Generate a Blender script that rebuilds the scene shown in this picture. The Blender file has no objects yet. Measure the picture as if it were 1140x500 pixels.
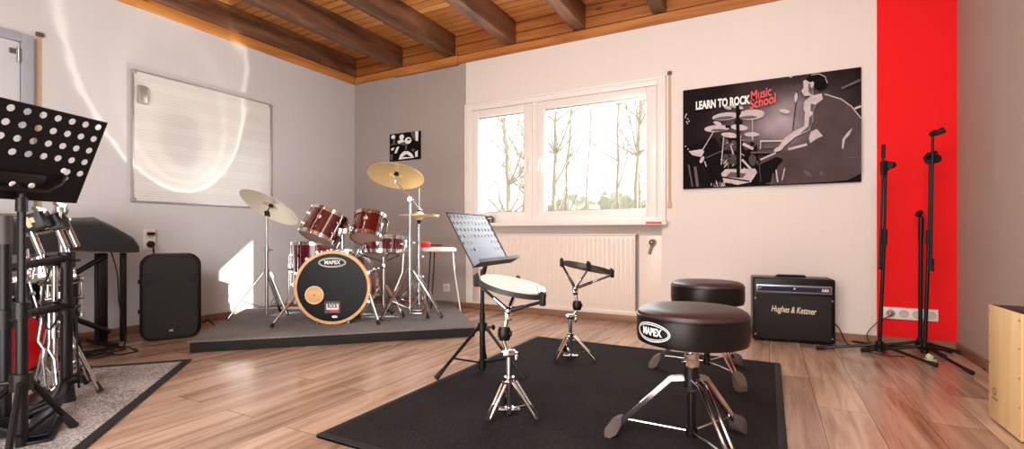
import bpy, bmesh, math, random
from mathutils import Vector, Matrix, Euler
random.seed(7)
PI = math.pi
scene = bpy.context.scene
COL = scene.collection

# ---------------------------------------------------------------- survey of the room (camera station)
FPX, CX, CY, H = 536.0, 570.0, 259.5, 0.78
TH = math.radians(28.1)
FW = Vector((-math.sin(TH), math.cos(TH), 0)); RT = Vector((math.cos(TH), math.sin(TH), 0))
XL, XR, YB, YF = -4.37, 1.095, 4.19, -1.7      # left, right, back, front wall
ZC = 2.85                                        # ceiling boards

def at(px, t, z=0.0):
    p = FW * t + RT * ((px - CX) / FPX * t)
    return Vector((p.x, p.y, z))
def zof(py, t): return H - (py - CY) / FPX * t
def wall_pt(px, py, y):
    a = (px - CX) / FPX; b = (CY - py) / FPX
    d = FW + RT * a; t = y / d.y
    return Vector((d.x * t, y, H + b * t))

# ---------------------------------------------------------------- materials
def srgb(r, g, b):
    def c(v):
        v /= 255.0
        return v / 12.92 if v <= 0.04045 else ((v + 0.055) / 1.055) ** 2.4
    return (c(r), c(g), c(b), 1.0)

def mat(name, col, rough=0.5, metal=0.0, var=0.06, scale=12.0, bump=0.0, coat=0.0, spec=0.5, emit=None, sheen=0.0):
    m = bpy.data.materials.new(name); m.use_nodes = True
    nt = m.node_tree; N = nt.nodes; Lk = nt.links
    p = N['Principled BSDF']
    p.inputs['Roughness'].default_value = rough; p.inputs['Metallic'].default_value = metal
    p.inputs['Coat Weight'].default_value = coat; p.inputs['Specular IOR Level'].default_value = spec
    p.inputs['Sheen Weight'].default_value = sheen
    tc = N.new('ShaderNodeTexCoord'); nz = N.new('ShaderNodeTexNoise')
    nz.inputs['Scale'].default_value = scale; nz.inputs['Detail'].default_value = 4
    Lk.new(tc.outputs['Object'], nz.inputs['Vector'])
    mx = N.new('ShaderNodeMix'); mx.data_type = 'RGBA'
    mx.inputs[6].default_value = tuple(max(0, v * (1 - var)) for v in col[:3]) + (1,)
    mx.inputs[7].default_value = tuple(min(1, v * (1 + var)) for v in col[:3]) + (1,)
    Lk.new(nz.outputs['Fac'], mx.inputs[0]); Lk.new(mx.outputs[2], p.inputs['Base Color'])
    if bump:
        b = N.new('ShaderNodeBump'); b.inputs['Strength'].default_value = bump; b.inputs['Distance'].default_value = 0.004
        Lk.new(nz.outputs['Fac'], b.inputs['Height']); Lk.new(b.outputs['Normal'], p.inputs['Normal'])
    if emit:
        p.inputs['Emission Color'].default_value = col; p.inputs['Emission Strength'].default_value = emit
    return m

def ramp(N, stops):
    r = N.new('ShaderNodeValToRGB'); e = r.color_ramp.elements
    e[0].position, e[0].color = stops[0]; e[1].position, e[1].color = stops[-1]
    for p, c in stops[1:-1]:
        k = e.new(p); k.color = c
    return r

def floor_mat():
    m = bpy.data.materials.new('laminate_planks'); m.use_nodes = True
    N = m.node_tree.nodes; Lk = m.node_tree.links; p = N['Principled BSDF']
    tc = N.new('ShaderNodeTexCoord')
    mp = N.new('ShaderNodeMapping'); mp.inputs['Rotation'].default_value = (0, 0, PI / 2)
    Lk.new(tc.outputs['Object'], mp.inputs['Vector'])
    br = N.new('ShaderNodeTexBrick'); br.offset = 0.37; br.offset_frequency = 2
    br.inputs['Scale'].default_value = 1.0; br.inputs['Brick Width'].default_value = 1.28; br.inputs['Row Height'].default_value = 0.192
    br.inputs['Mortar Size'].default_value = 0.0016; br.inputs['Mortar Smooth'].default_value = 0.2; br.inputs['Bias'].default_value = 0.0
    br.inputs['Color1'].default_value = (0, 0, 0, 1); br.inputs['Color2'].default_value = (1, 1, 1, 1); br.inputs['Mortar'].default_value = (0.5, 0.5, 0.5, 1)
    Lk.new(mp.outputs['Vector'], br.inputs['Vector'])
    # grain stretched along y, shifted per plank
    mg = N.new('ShaderNodeMapping'); mg.inputs['Scale'].default_value = (16, 1.3, 1)
    Lk.new(tc.outputs['Object'], mg.inputs['Vector'])
    ad = N.new('ShaderNodeVectorMath'); ad.operation = 'MULTIPLY_ADD'; ad.inputs[1].default_value = (37, 11, 5)
    Lk.new(br.outputs['Color'], ad.inputs[0]); Lk.new(mg.outputs['Vector'], ad.inputs[2])
    n1 = N.new('ShaderNodeTexNoise'); n1.inputs['Scale'].default_value = 1.0; n1.inputs['Detail'].default_value = 7; n1.inputs['Roughness'].default_value = 0.62; n1.inputs['Distortion'].default_value = 0.6
    Lk.new(ad.outputs[0], n1.inputs['Vector'])
    r1 = ramp(N, [(0.25, srgb(126, 98, 80)), (0.42, srgb(176, 145, 124)), (0.55, srgb(202, 172, 150)), (0.8, srgb(220, 196, 177))])
    Lk.new(n1.outputs['Fac'], r1.inputs['Fac'])
    r2 = ramp(N, [(0.0, (0.66, 0.61, 0.58, 1)), (0.5, (0.9, 0.88, 0.86, 1)), (1.0, (1.0, 0.98, 0.95, 1))])
    Lk.new(br.outputs['Color'], r2.inputs['Fac'])
    mu = N.new('ShaderNodeMix'); mu.data_type = 'RGBA'; mu.blend_type = 'MULTIPLY'; mu.inputs[0].default_value = 1.0
    Lk.new(r1.outputs['Color'], mu.inputs[6]); Lk.new(r2.outputs['Color'], mu.inputs[7])
    mo = N.new('ShaderNodeMix'); mo.data_type = 'RGBA'; mo.inputs[7].default_value = srgb(92, 66, 50)
    Lk.new(br.outputs['Fac'], mo.inputs[0]); Lk.new(mu.outputs[2], mo.inputs[6])
    Lk.new(mo.outputs[2], p.inputs['Base Color'])
    rr = N.new('ShaderNodeMapRange'); rr.inputs[3].default_value = 0.15; rr.inputs[4].default_value = 0.29
    Lk.new(n1.outputs['Fac'], rr.inputs[0]); Lk.new(rr.outputs[0], p.inputs['Roughness'])
    b = N.new('ShaderNodeBump'); b.inputs['Strength'].default_value = 0.08; b.inputs['Distance'].default_value = 0.003
    Lk.new(n1.outputs['Fac'], b.inputs['Height']); Lk.new(b.outputs['Normal'], p.inputs['Normal'])
    return m

def wall_mat(name, col, stripes=0.05):
    m = bpy.data.materials.new(name); m.use_nodes = True
    N = m.node_tree.nodes; Lk = m.node_tree.links; p = N['Principled BSDF']
    p.inputs['Roughness'].default_value = 0.75; p.inputs['Specular IOR Level'].default_value = 0.3
    tc = N.new('ShaderNodeTexCoord'); mp = N.new('ShaderNodeMapping'); mp.inputs['Scale'].default_value = (22, 22, 0.25)
    Lk.new(tc.outputs['Object'], mp.inputs['Vector'])
    nz = N.new('ShaderNodeTexNoise'); nz.inputs['Scale'].default_value = 2.2; nz.inputs['Detail'].default_value = 5
    Lk.new(mp.outputs['Vector'], nz.inputs['Vector'])
    mx = N.new('ShaderNodeMix'); mx.data_type = 'RGBA'
    mx.inputs[6].default_value = tuple(v * (1 - stripes) for v in col[:3]) + (1,); mx.inputs[7].default_value = tuple(min(1, v * (1 + stripes)) for v in col[:3]) + (1,)
    Lk.new(nz.outputs['Fac'], mx.inputs[0]); Lk.new(mx.outputs[2], p.inputs['Base Color'])
    b = N.new('ShaderNodeBump'); b.inputs['Strength'].default_value = 0.12; b.inputs['Distance'].default_value = 0.002
    Lk.new(nz.outputs['Fac'], b.inputs['Height']); Lk.new(b.outputs['Normal'], p.inputs['Normal'])
    return m

def wood_mat(name, stops, along='x', board=0.0, rough=0.45, fine=14.0, knots=False):
    m = bpy.data.materials.new(name); m.use_nodes = True
    N = m.node_tree.nodes; Lk = m.node_tree.links; p = N['Principled BSDF']; p.inputs['Roughness'].default_value = rough
    tc = N.new('ShaderNodeTexCoord'); mp = N.new('ShaderNodeMapping')
    s = {'x': (1.2, fine, fine), 'y': (fine, 1.2, fine), 'z': (fine, fine, 1.2)}[along]
    mp.inputs['Scale'].default_value = s
    Lk.new(tc.outputs['Object'], mp.inputs['Vector'])
    nz = N.new('ShaderNodeTexNoise'); nz.inputs['Scale'].default_value = 1; nz.inputs['Detail'].default_value = 6; nz.inputs['Distortion'].default_value = 0.8
    Lk.new(mp.outputs['Vector'], nz.inputs['Vector'])
    r = ramp(N, stops); Lk.new(nz.outputs['Fac'], r.inputs['Fac'])
    last = r.outputs['Color']
    if knots:
        vo = N.new('ShaderNodeTexVoronoi'); vo.inputs['Scale'].default_value = 3.2
        m2 = N.new('ShaderNodeMapping'); m2.inputs['Scale'].default_value = tuple(0.55 if q < 5 else 1.6 for q in s)
        Lk.new(tc.outputs['Object'], m2.inputs['Vector']); Lk.new(m2.outputs['Vector'], vo.inputs['Vector'])
        rk = ramp(N, [(0.03, (0.25, 0.14, 0.07, 1)), (0.09, (1, 1, 1, 1))]); Lk.new(vo.outputs['Distance'], rk.inputs['Fac'])
        mk = N.new('ShaderNodeMix'); mk.data_type = 'RGBA'; mk.blend_type = 'MULTIPLY'; mk.inputs[0].default_value = 0.85
        Lk.new(last, mk.inputs[6]); Lk.new(rk.outputs['Color'], mk.inputs[7]); last = mk.outputs[2]
    if board:
        sp = N.new('ShaderNodeSeparateXYZ'); Lk.new(tc.outputs['Object'], sp.inputs[0])
        ax = {'x': 'Y', 'y': 'X', 'z': 'Z'}[along] if board > 0 else 'Z'
        dv = N.new('ShaderNodeMath'); dv.operation = 'DIVIDE'; dv.inputs[1].default_value = abs(board); Lk.new(sp.outputs[ax], dv.inputs[0])
        fr = N.new('ShaderNodeMath'); fr.operation = 'FRACT'; Lk.new(dv.outputs[0], fr.inputs[0])
        fl = N.new('ShaderNodeMath'); fl.operation = 'FLOOR'; Lk.new(dv.outputs[0], fl.inputs[0])
        wn = N.new('ShaderNodeTexWhiteNoise'); wn.noise_dimensions = '1D'; Lk.new(fl.outputs[0], wn.inputs['W'])
        rg = ramp(N, [(0.0, (0.16, 0.09, 0.05, 1)), (0.07, (0.2, 0.11, 0.06, 1)), (0.12, (1, 1, 1, 1))]); Lk.new(fr.outputs[0], rg.inputs['Fac'])
        rb = ramp(N, [(0.0, (0.72, 0.66, 0.6, 1)), (1.0, (1, 1, 1, 1))]); Lk.new(wn.outputs['Value'], rb.inputs['Fac'])
        for q in (rb, rg):
            mk = N.new('ShaderNodeMix'); mk.data_type = 'RGBA'; mk.blend_type = 'MULTIPLY'; mk.inputs[0].default_value = 1
            Lk.new(last, mk.inputs[6]); Lk.new(q.outputs['Color'], mk.inputs[7]); last = mk.outputs[2]
    Lk.new(last, p.inputs['Base Color'])
    return m

def speckle_mat(name, c1, c2, scale=180, rough=0.95, bump=0.5):
    m = bpy.data.materials.new(name); m.use_nodes = True
    N = m.node_tree.nodes; Lk = m.node_tree.links; p = N['Principled BSDF']; p.inputs['Roughness'].default_value = rough
    p.inputs['Specular IOR Level'].default_value = 0.15
    tc = N.new('ShaderNodeTexCoord'); nz = N.new('ShaderNodeTexNoise'); nz.inputs['Scale'].default_value = scale; nz.inputs['Detail'].default_value = 3
    n2 = N.new('ShaderNodeTexNoise'); n2.inputs['Scale'].default_value = 3; n2.inputs['Detail'].default_value = 4
    Lk.new(tc.outputs['Object'], nz.inputs['Vector']); Lk.new(tc.outputs['Object'], n2.inputs['Vector'])
    ad = N.new('ShaderNodeMath'); ad.operation = 'MULTIPLY_ADD'; ad.inputs[1].default_value = 0.35
    Lk.new(n2.outputs['Fac'], ad.inputs[0]); Lk.new(nz.outputs['Fac'], ad.inputs[2])
    r = ramp(N, [(0.48, c1), (0.86, c2)]); Lk.new(ad.outputs[0], r.inputs['Fac']); Lk.new(r.outputs['Color'], p.inputs['Base Color'])
    b = N.new('ShaderNodeBump'); b.inputs['Strength'].default_value = bump; b.inputs['Distance'].default_value = 0.003
    Lk.new(nz.outputs['Fac'], b.inputs['Height']); Lk.new(b.outputs['Normal'], p.inputs['Normal'])
    return m

def staff_mat():
    m = mat('whiteboard_surface', srgb(228, 226, 222), 0.22, var=0.01)
    N = m.node_tree.nodes; Lk = m.node_tree.links; p = N['Principled BSDF']
    tc = N.new('ShaderNodeTexCoord'); sp = N.new('ShaderNodeSeparateXYZ'); Lk.new(tc.outputs['Object'], sp.inputs[0])
    def fract(div, add=0.0):
        a = N.new('ShaderNodeMath'); a.operation = 'MULTIPLY_ADD'; a.inputs[1].default_value = 1 / div; a.inputs[2].default_value = add; Lk.new(sp.outputs['Z'], a.inputs[0])
        f = N.new('ShaderNodeMath'); f.operation = 'FRACT'; Lk.new(a.outputs[0], f.inputs[0]); return f
    f1 = fract(0.02); f2 = fract(0.16)
    c1 = N.new('ShaderNodeMath'); c1.operation = 'LESS_THAN'; c1.inputs[1].default_value = 0.16; Lk.new(f1.outputs[0], c1.inputs[0])
    c2 = N.new('ShaderNodeMath'); c2.operation = 'LESS_THAN'; c2.inputs[1].default_value = 0.625; Lk.new(f2.outputs[0], c2.inputs[0])
    mm = N.new('ShaderNodeMath'); mm.operation = 'MULTIPLY'; Lk.new(c1.outputs[0], mm.inputs[0]); Lk.new(c2.outputs[0], mm.inputs[1])
    mx = N.new('ShaderNodeMix'); mx.data_type = 'RGBA'; mx.inputs[6].default_value = srgb(228, 226, 222); mx.inputs[7].default_value = srgb(202, 200, 197)
    Lk.new(mm.outputs[0], mx.inputs[0]); Lk.new(mx.outputs[2], p.inputs['Base Color'])
    return m

def glass_mat():
    m = bpy.data.materials.new('window_glass'); m.use_nodes = True
    N = m.node_tree.nodes; Lk = m.node_tree.links; N.remove(N['Principled BSDF'])
    o = N['Material Output']; t = N.new('ShaderNodeBsdfTransparent'); g = N.new('ShaderNodeBsdfGlossy'); g.inputs['Roughness'].default_value = 0.02
    mx = N.new('ShaderNodeMixShader'); mx.inputs[0].default_value = 0.04; Lk.new(t.outputs[0], mx.inputs[1]); Lk.new(g.outputs[0], mx.inputs[2]); Lk.new(mx.outputs[0], o.inputs[0])
    return m

def poster_mat():
    m = bpy.data.materials.new('poster_print_ground'); m.use_nodes = True
    N = m.node_tree.nodes; Lk = m.node_tree.links; p = N['Principled BSDF']; p.inputs['Roughness'].default_value = 0.8; p.inputs['Specular IOR Level'].default_value = 0.08
    tc = N.new('ShaderNodeTexCoord'); mp = N.new('ShaderNodeMapping')
    mp.inputs['Location'].default_value = (-0.72, 0, -0.50); mp.vector_type = 'POINT'
    Lk.new(tc.outputs['Object'], mp.inputs['Vector'])
    sc = N.new('ShaderNodeVectorMath'); sc.operation = 'MULTIPLY'; sc.inputs[1].default_value = (1.7, 0, 2.2); Lk.new(mp.outputs[0], sc.inputs[0])
    ln = N.new('ShaderNodeVectorMath'); ln.operation = 'LENGTH'; Lk.new(sc.outputs[0], ln.inputs[0])
    nz = N.new('ShaderNodeTexNoise'); nz.inputs['Scale'].default_value = 3.5; nz.inputs['Detail'].default_value = 5; Lk.new(tc.outputs['Object'], nz.inputs['Vector'])
    ad = N.new('ShaderNodeMath'); ad.operation = 'MULTIPLY_ADD'; ad.inputs[1].default_value = 0.7; Lk.new(nz.outputs['Fac'], ad.inputs[0]); Lk.new(ln.outputs['Value'], ad.inputs[2])
    r = ramp(N, [(0.24, srgb(176, 160, 166)), (0.5, srgb(112, 98, 102)), (0.74, srgb(60, 48, 51)), (1.0, srgb(30, 23, 26))])
    mr = N.new('ShaderNodeMath'); mr.operation = 'MULTIPLY'; mr.inputs[1].default_value = 0.72; Lk.new(ad.outputs[0], mr.inputs[0])
    Lk.new(mr.outputs[0], r.inputs['Fac']); Lk.new(r.outputs['Color'], p.inputs['Base Color'])
    return m

M = dict(
    floor=floor_mat(),
    white=wall_mat('warm_white_plaster', srgb(230, 219, 212), 0.025), left=wall_mat('light_grey_plaster', srgb(212, 209, 210), 0.03),
    grey=wall_mat('taupe_grey_paint', srgb(168, 157, 152), 0.03), rgrey=wall_mat('right_grey_paint', srgb(176, 160, 148), 0.03),
    red=wall_mat('red_paint', srgb(238, 16, 20), 0.02),
    pine=wood_mat('pine_boards', [(0.2, srgb(176, 108, 54)), (0.5, srgb(220, 152, 86)), (0.8, srgb(240, 184, 118))], 'x', 0.095, 0.4, knots=True),
    fascia=wood_mat('pine_fascia', [(0.2, srgb(140, 80, 38)), (0.5, srgb(186, 116, 58)), (0.8, srgb(214, 150, 86))], 'x', -0.101, 0.4, knots=True),
    strip=wood_mat('pine_strip', [(0.2, srgb(168, 100, 46)), (0.6, srgb(214, 146, 74)), (0.9, srgb(232, 172, 100))], 'y', 0, 0.4, knots=True),
    beam=wood_mat('dark_stained_beam', [(0.25, srgb(48, 30, 20)), (0.45, srgb(104, 70, 50)), (0.62, srgb(140, 98, 72)), (0.85, srgb(180, 134, 102))], 'y', 0, 0.5, 9.0),
    base=wood_mat('baseboard_wood', [(0.2, srgb(120, 86, 66)), (0.8, srgb(164, 126, 100))], 'x', 0, 0.4),
    frame=mat('window_white', srgb(236, 230, 224), 0.3, var=0.02), glass=glass_mat(),
    radiator=mat('radiator_enamel', srgb(236, 222, 210), 0.35, var=0.02), brass=mat('worn_brass', srgb(150, 130, 104), 0.35, 0.8),
    strap=mat('tan_strap', srgb(196, 168, 136), 0.8), door=mat('door_paint', srgb(216, 214, 216), 0.4, var=0.02), dframe=mat('grey_door_frame', srgb(168, 172, 182), 0.4, var=0.03),
    chrome=mat('chrome', (0.66, 0.66, 0.68, 1), 0.12, 1.0, 0.02), steel=mat('brushed_steel', (0.5, 0.5, 0.5, 1), 0.3, 1.0),
    black=mat('black_metal', srgb(14, 13, 14), 0.4, 0.0, 0.2, spec=0.35), satin=mat('black_satin_tube', srgb(14, 13, 15), 0.36, 0.0, 0.1, spec=0.3), rubber=mat('black_rubber', srgb(13, 12, 12), 0.75, bump=0.2),
    brubber=mat('brown_grey_rubber', srgb(92, 80, 74), 0.6), plastic=mat('black_plastic', srgb(17, 16, 16), 0.5, bump=0.15, scale=300, spec=0.3), grille=mat('black_grille', srgb(40, 38, 38), 0.6, bump=0.6, scale=420, spec=0.25),
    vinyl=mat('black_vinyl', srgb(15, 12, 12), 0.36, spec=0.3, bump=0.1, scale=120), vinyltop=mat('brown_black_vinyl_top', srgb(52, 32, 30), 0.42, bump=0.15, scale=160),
    carpet=speckle_mat('black_carpet', srgb(17, 16, 17), srgb(48, 44, 45), 220, bump=0.3), mat_grey=speckle_mat('grey_speckled_mat', srgb(70, 67, 67), srgb(206, 200, 198), 150),
    riser=speckle_mat('dark_grey_carpet', srgb(78, 75, 76), srgb(150, 145, 143), 160), binding=mat('black_binding', srgb(26, 24, 25), 0.85, bump=0.3, scale=200),
    bronze=mat('cymbal_bronze', srgb(244, 234, 208), 0.34, 0.12, 0.05, 30), bronze2=mat('golden_cymbal_bronze', srgb(246, 222, 168), 0.3, 0.15, 0.06, 30),
    redshell=mat('dark_red_lacquer', srgb(86, 6, 16), 0.16, 0.0, 0.2, 20, coat=0.8), brightred=mat('bright_red_lacquer', srgb(200, 14, 26), 0.2, 0.0, 0.1, coat=0.6),
    hoopwood=wood_mat('natural_hoop', [(0.2, srgb(196, 140, 82)), (0.8, srgb(236, 190, 130))], 'x', 0, 0.35), blackhead=mat('black_drumhead', srgb(9, 9, 10), 0.3, spec=0.15),
    clearhead=mat('milky_drumhead', srgb(226, 206, 192), 0.4), pad=mat('white_pad_rubber', srgb(222, 216, 206), 0.5), padedge=mat('dark_pad_rim', srgb(52, 48, 46), 0.5),
    ink_white=mat('white_ink', srgb(240, 240, 238), 0.5, var=0.01), ink_red=mat('red_ink', srgb(226, 58, 52), 0.5, var=0.01), ink_cream=mat('cream_lettering', srgb(240, 226, 196), 0.4, var=0.02),
    pal1=mat('print_pale', srgb(196, 182, 184), 0.8, spec=0.08, var=0.3, scale=26), pal2=mat('print_mid', srgb(104, 92, 95), 0.8, spec=0.08, var=0.4, scale=18), pal3=mat('print_mauve_dark', srgb(84, 70, 70), 0.8, spec=0.08, var=0.35, scale=7), pal4=mat('print_black', srgb(22, 17, 19), 0.8, spec=0.08, var=0.5, scale=22),
    poster=poster_mat(), wboard=staff_mat(), alu=mat('aluminium_frame', srgb(190, 188, 186), 0.35, 0.6), eraser=mat('grey_felt', srgb(168, 160, 152), 0.9, bump=0.3),
    socket=mat('socket_white', srgb(236, 230, 222), 0.35, var=0.02), socketdark=mat('socket_recess', srgb(200, 192, 184), 0.5), panel=mat('amp_panel_silver', srgb(150, 150, 170), 0.3, 0.6, 0.1), knobblue=mat('dark_blue_knob', srgb(28, 30, 62), 0.35),
    deskblue=mat('music_desk_coating', srgb(78, 84, 98), 0.3, 0.35, 0.05), deskblack=mat('black_music_desk', srgb(12, 10, 12), 0.6, spec=0.2), screw=mat('pale_screw', srgb(226, 224, 226), 0.35),
    cloth=mat('black_dust_cover', srgb(20, 21, 23), 0.8, bump=0.2, scale=60, sheen=0.2), ply=wood_mat('birch_tapa', [(0.2, srgb(214, 176, 118)), (0.8, srgb(238, 206, 152))], 'z', 0, 0.4), cajonblack=mat('cajon_black', srgb(26, 23, 23), 0.45),
    leaf=mat('hedge_green', srgb(168, 168, 148), 0.9, var=0.4, scale=3), bark=mat('grey_bark', srgb(158, 150, 134), 0.9, var=0.3, scale=8), soil=mat('winter_grass', srgb(150, 148, 120), 0.95, var=0.3, scale=1.5),
    display=mat('dark_display', srgb(40, 42, 44), 0.3), redcloth=mat('red_bag_fabric', srgb(214, 22, 30), 0.8), whitecloth=mat('pink_white_cover', srgb(238, 200, 190), 0.7, var=0.2, scale=30), greentag=mat('pale_green_tag', srgb(214, 226, 176), 0.6), tan=mat('tan_tape', srgb(206, 172, 142), 0.7), darkblue=mat('dark_pedal_plate', srgb(34, 36, 46), 0.35, 0.5),
)

def translucent(m, col, f):
    N = m.node_tree.nodes; Lk = m.node_tree.links; t = N.new('ShaderNodeBsdfTranslucent'); t.inputs[0].default_value = col
    mx = N.new('ShaderNodeMixShader'); mx.inputs[0].default_value = f
    Lk.new(N['Principled BSDF'].outputs[0], mx.inputs[1]); Lk.new(t.outputs[0], mx.inputs[2]); Lk.new(mx.outputs[0], N['Material Output'].inputs[0])
translucent(M['clearhead'], srgb(255, 226, 214), 0.5)

# ---------------------------------------------------------------- mesh builder
class MB:
    def __init__(s): s.bm = bmesh.new(); s.mi = 0
    def _faces(s, fs):
        for f in fs:
            f.material_index = s.mi
    def merge(s, tmp, Mx=None):
        if Mx is not None: bmesh.ops.transform(tmp, matrix=Mx, verts=tmp.verts)
        me = bpy.data.meshes.new('tmp'); tmp.to_mesh(me); tmp.free()
        for p in me.polygons: p.material_index = s.mi
        s.bm.from_mesh(me); bpy.data.meshes.remove(me)
    def box(s, c, d, rot=None, bev=0.0, seg=2):
        t = bmesh.new(); bmesh.ops.create_cube(t, size=1)
        bmesh.ops.scale(t, vec=Vector(d), verts=t.verts)
        if bev: bmesh.ops.bevel(t, geom=list(t.edges), offset=bev, segments=seg, profile=0.5, affect='EDGES')
        Mx = Matrix.Translation(Vector(c))
        if rot is not None: Mx = Mx @ (rot.to_4x4() if isinstance(rot, (Matrix,)) else Euler(rot).to_matrix().to_4x4())
        s.merge(t, Mx)
    def tube(s, a, b, r, r2=None, n=12):
        s.path([a, b], [r, r if r2 is None else r2], n)
    def path(s, pts, r, n=10, closed=False):
        pts = [Vector(p) for p in pts]; m = len(pts)
        rs = r if isinstance(r, (list, tuple)) else [r] * m
        t0 = (pts[1] - pts[0]).normalized()
        u = t0.orthogonal().normalized(); rings = []; prev = t0
        for i, p in enumerate(pts):
            if closed: t = (pts[(i + 1) % m] - pts[i - 1]).normalized()
            elif i == 0: t = t0
            elif i == m - 1: t = (pts[-1] - pts[-2]).normalized()
            else: t = ((pts[i + 1] - p).normalized() + (p - pts[i - 1]).normalized()).normalized()
            q = prev.rotation_difference(t); u = (q @ u); u = (u - t * u.dot(t)).normalized(); v = t.cross(u); prev = t
            rings.append([s.bm.verts.new(p + (u * math.cos(2 * PI * k / n) + v * math.sin(2 * PI * k / n)) * rs[i]) for k in range(n)])
        fs = []
        rng = range(m) if closed else range(m - 1)
        for i in rng:
            A, B = rings[i], rings[(i + 1) % m]
            for k in range(n): fs.append(s.bm.faces.new((A[k], A[(k + 1) % n], B[(k + 1) % n], B[k])))
        if not closed:
            fs.append(s.bm.faces.new(list(reversed(rings[0])))); fs.append(s.bm.faces.new(rings[-1]))
        s._faces(fs)
    def lathe(s, prof, Mx=None, n=32):
        t = bmesh.new(); rings = []
        for r, z in prof:
            if r < 1e-6: rings.append([t.verts.new((0, 0, z))])
            else: rings.append([t.verts.new((r * math.cos(2 * PI * k / n), r * math.sin(2 * PI * k / n), z)) for k in range(n)])
        for A, B in zip(rings, rings[1:]):
            for k in range(n):
                j = (k + 1) % n
                if len(A) == 1 and len(B) == 1: continue
                if len(A) == 1: t.faces.new((A[0], B[k], B[j]))
                elif len(B) == 1: t.faces.new((A[k], A[j], B[0]))
                else: t.faces.new((A[k], A[j], B[j], B[k]))
        bmesh.ops.recalc_face_normals(t, faces=t.faces)
        s.merge(t, Mx)
    def prism(s, poly, th, Mx=None):
        t = bmesh.new(); lo = [t.verts.new((x, y, 0)) for x, y in poly]
        f = t.faces.new(lo); r = bmesh.ops.extrude_face_region(t, geom=[f])
        vs = [g for g in r['geom'] if isinstance(g, bmesh.types.BMVert)]
        bmesh.ops.translate(t, vec=(0, 0, th), verts=vs); bmesh.ops.recalc_face_normals(t, faces=t.faces)
        s.merge(t, Mx)
    def flat(s, poly, Mx=None):
        t = bmesh.new(); f = t.faces.new([t.verts.new((x, y, 0)) for x, y in poly]); f.normal_update()
        if f.normal.z < 0: f.normal_flip()
        s.merge(t, Mx)
    def ball(s, c, r, n=12, sc=(1, 1, 1)):
        t = bmesh.new(); bmesh.ops.create_uvsphere(t, u_segments=n, v_segments=max(6, n // 2), radius=r)
        s.merge(t, Matrix.Translation(Vector(c)) @ Matrix.Diagonal((*sc, 1)))
    def mesh(s, name, mats, smooth=35):
        me = bpy.data.meshes.new(name); s.bm.normal_update(); s.bm.to_mesh(me); s.bm.free()
        for m in (mats if isinstance(mats, (list, tuple)) else [mats]): me.materials.append(m)
        if smooth:
            me.polygons.foreach_set('use_smooth', [True] * len(me.polygons)); me.set_sharp_from_angle(angle=math.radians(smooth))
        me.update(); return me
    def build(s, name, mats, parent=None, label=None, smooth=35, loc=None, stuff=False):
        o = bpy.data.objects.new(name, s.mesh(name, mats, smooth)); COL.objects.link(o)
        if parent: o.parent = parent
        if label: o['label'] = label
        if loc is not None: o.location = loc
        return o

def frame(org, zax, xhint=(1, 0, 0)):
    z = Vector(zax).normalized(); x = Vector(xhint); x = (x - z * x.dot(z))
    if x.length < 1e-5: x = z.orthogonal()
    x.normalize(); y = z.cross(x)
    return Matrix(((x.x, y.x, z.x, org[0]), (x.y, y.y, z.y, org[1]), (x.z, y.z, z.z, org[2]), (0, 0, 0, 1)))

def tag(o, label, cat, group=None):
    o['label'] = label; o['category'] = cat
    if group: o['group'] = group
    return o
def thing(name, label, cat, loc, rz=TH, group=None):
    o = bpy.data.objects.new(name, None); COL.objects.link(o); o.location = loc; o.rotation_euler = (0, 0, rz); o.empty_display_size = 0.1
    return tag(o, label, cat, group)
def struct(o): o['kind'] = 'structure'; return o
def copy_tree(o, parent=None):
    c = o.copy(); COL.objects.link(c); c.parent = parent
    for ch in list(o.children): copy_tree(ch, c)
    return c
class Spot:
    """local frame of a thing standing at column px, distance t: x = to the right, y = away"""
    def __init__(s, px, t, z=0.0): s.px, s.t, s.z = px, t, z; s.loc = at(px, t, z); s.l0 = (px - CX) / FPX * t
    def L(s, px, py, t=None):
        t = s.t if t is None else t
        return Vector(((px - CX) / FPX * t - s.l0, t - s.t, zof(py, t) - s.z))
def text(name, body, size, material, parent=None, Mx=None, sx=1.0, shear=0.0, bold=0.0, label=None, bend=None, extrude=0.0005, spacing=1.0):
    cu = bpy.data.curves.new(name, 'FONT'); cu.body = body; cu.size = size; cu.align_x = 'CENTER'; cu.align_y = 'CENTER'
    cu.shear = shear; cu.offset = bold; cu.extrude = extrude; cu.space_character = spacing; cu.resolution_u = 4
    tmp = bpy.data.objects.new('tmp_text', cu); COL.objects.link(tmp)
    dg = bpy.context.evaluated_depsgraph_get(); dg.update()
    me = bpy.data.meshes.new_from_object(tmp.evaluated_get(dg)); me.name = name
    bpy.data.objects.remove(tmp); bpy.data.curves.remove(cu)
    me.materials.clear(); me.materials.append(material)
    for v in me.vertices:
        p = Vector((v.co.x * sx, v.co.y, v.co.z))
        if bend: p = bend(p)
        elif Mx is not None: p = Mx @ p
        v.co = p
    o = bpy.data.objects.new(name, me); COL.objects.link(o)
    if parent: o.parent = parent
    if label: o['label'] = label
    return o
def ellipse(cx, cy, rx, ry, rot=0.0, n=28):
    c, s_ = math.cos(rot), math.sin(rot)
    return [(cx + rx * math.cos(2 * PI * k / n) * c - ry * math.sin(2 * PI * k / n) * s_, cy + rx * math.cos(2 * PI * k / n) * s_ + ry * math.sin(2 * PI * k / n) * c) for k in range(n)]
def ring_faces(mb, rx, ry, w, z, Mx=None, n=40, bend=None):
    t = bmesh.new(); A = []; B = []
    for k in range(n):
        a = 2 * PI * k / n
        for lst, d in ((A, 0), (B, w)):
            p = Vector(((rx - d) * math.cos(a), (ry - d) * math.sin(a), z))
            lst.append(t.verts.new(bend(p) if bend else p))
    for k in range(n): t.faces.new((A[k], A[(k + 1) % n], B[(k + 1) % n], B[k]))
    mb.merge(t, Mx)

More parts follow.
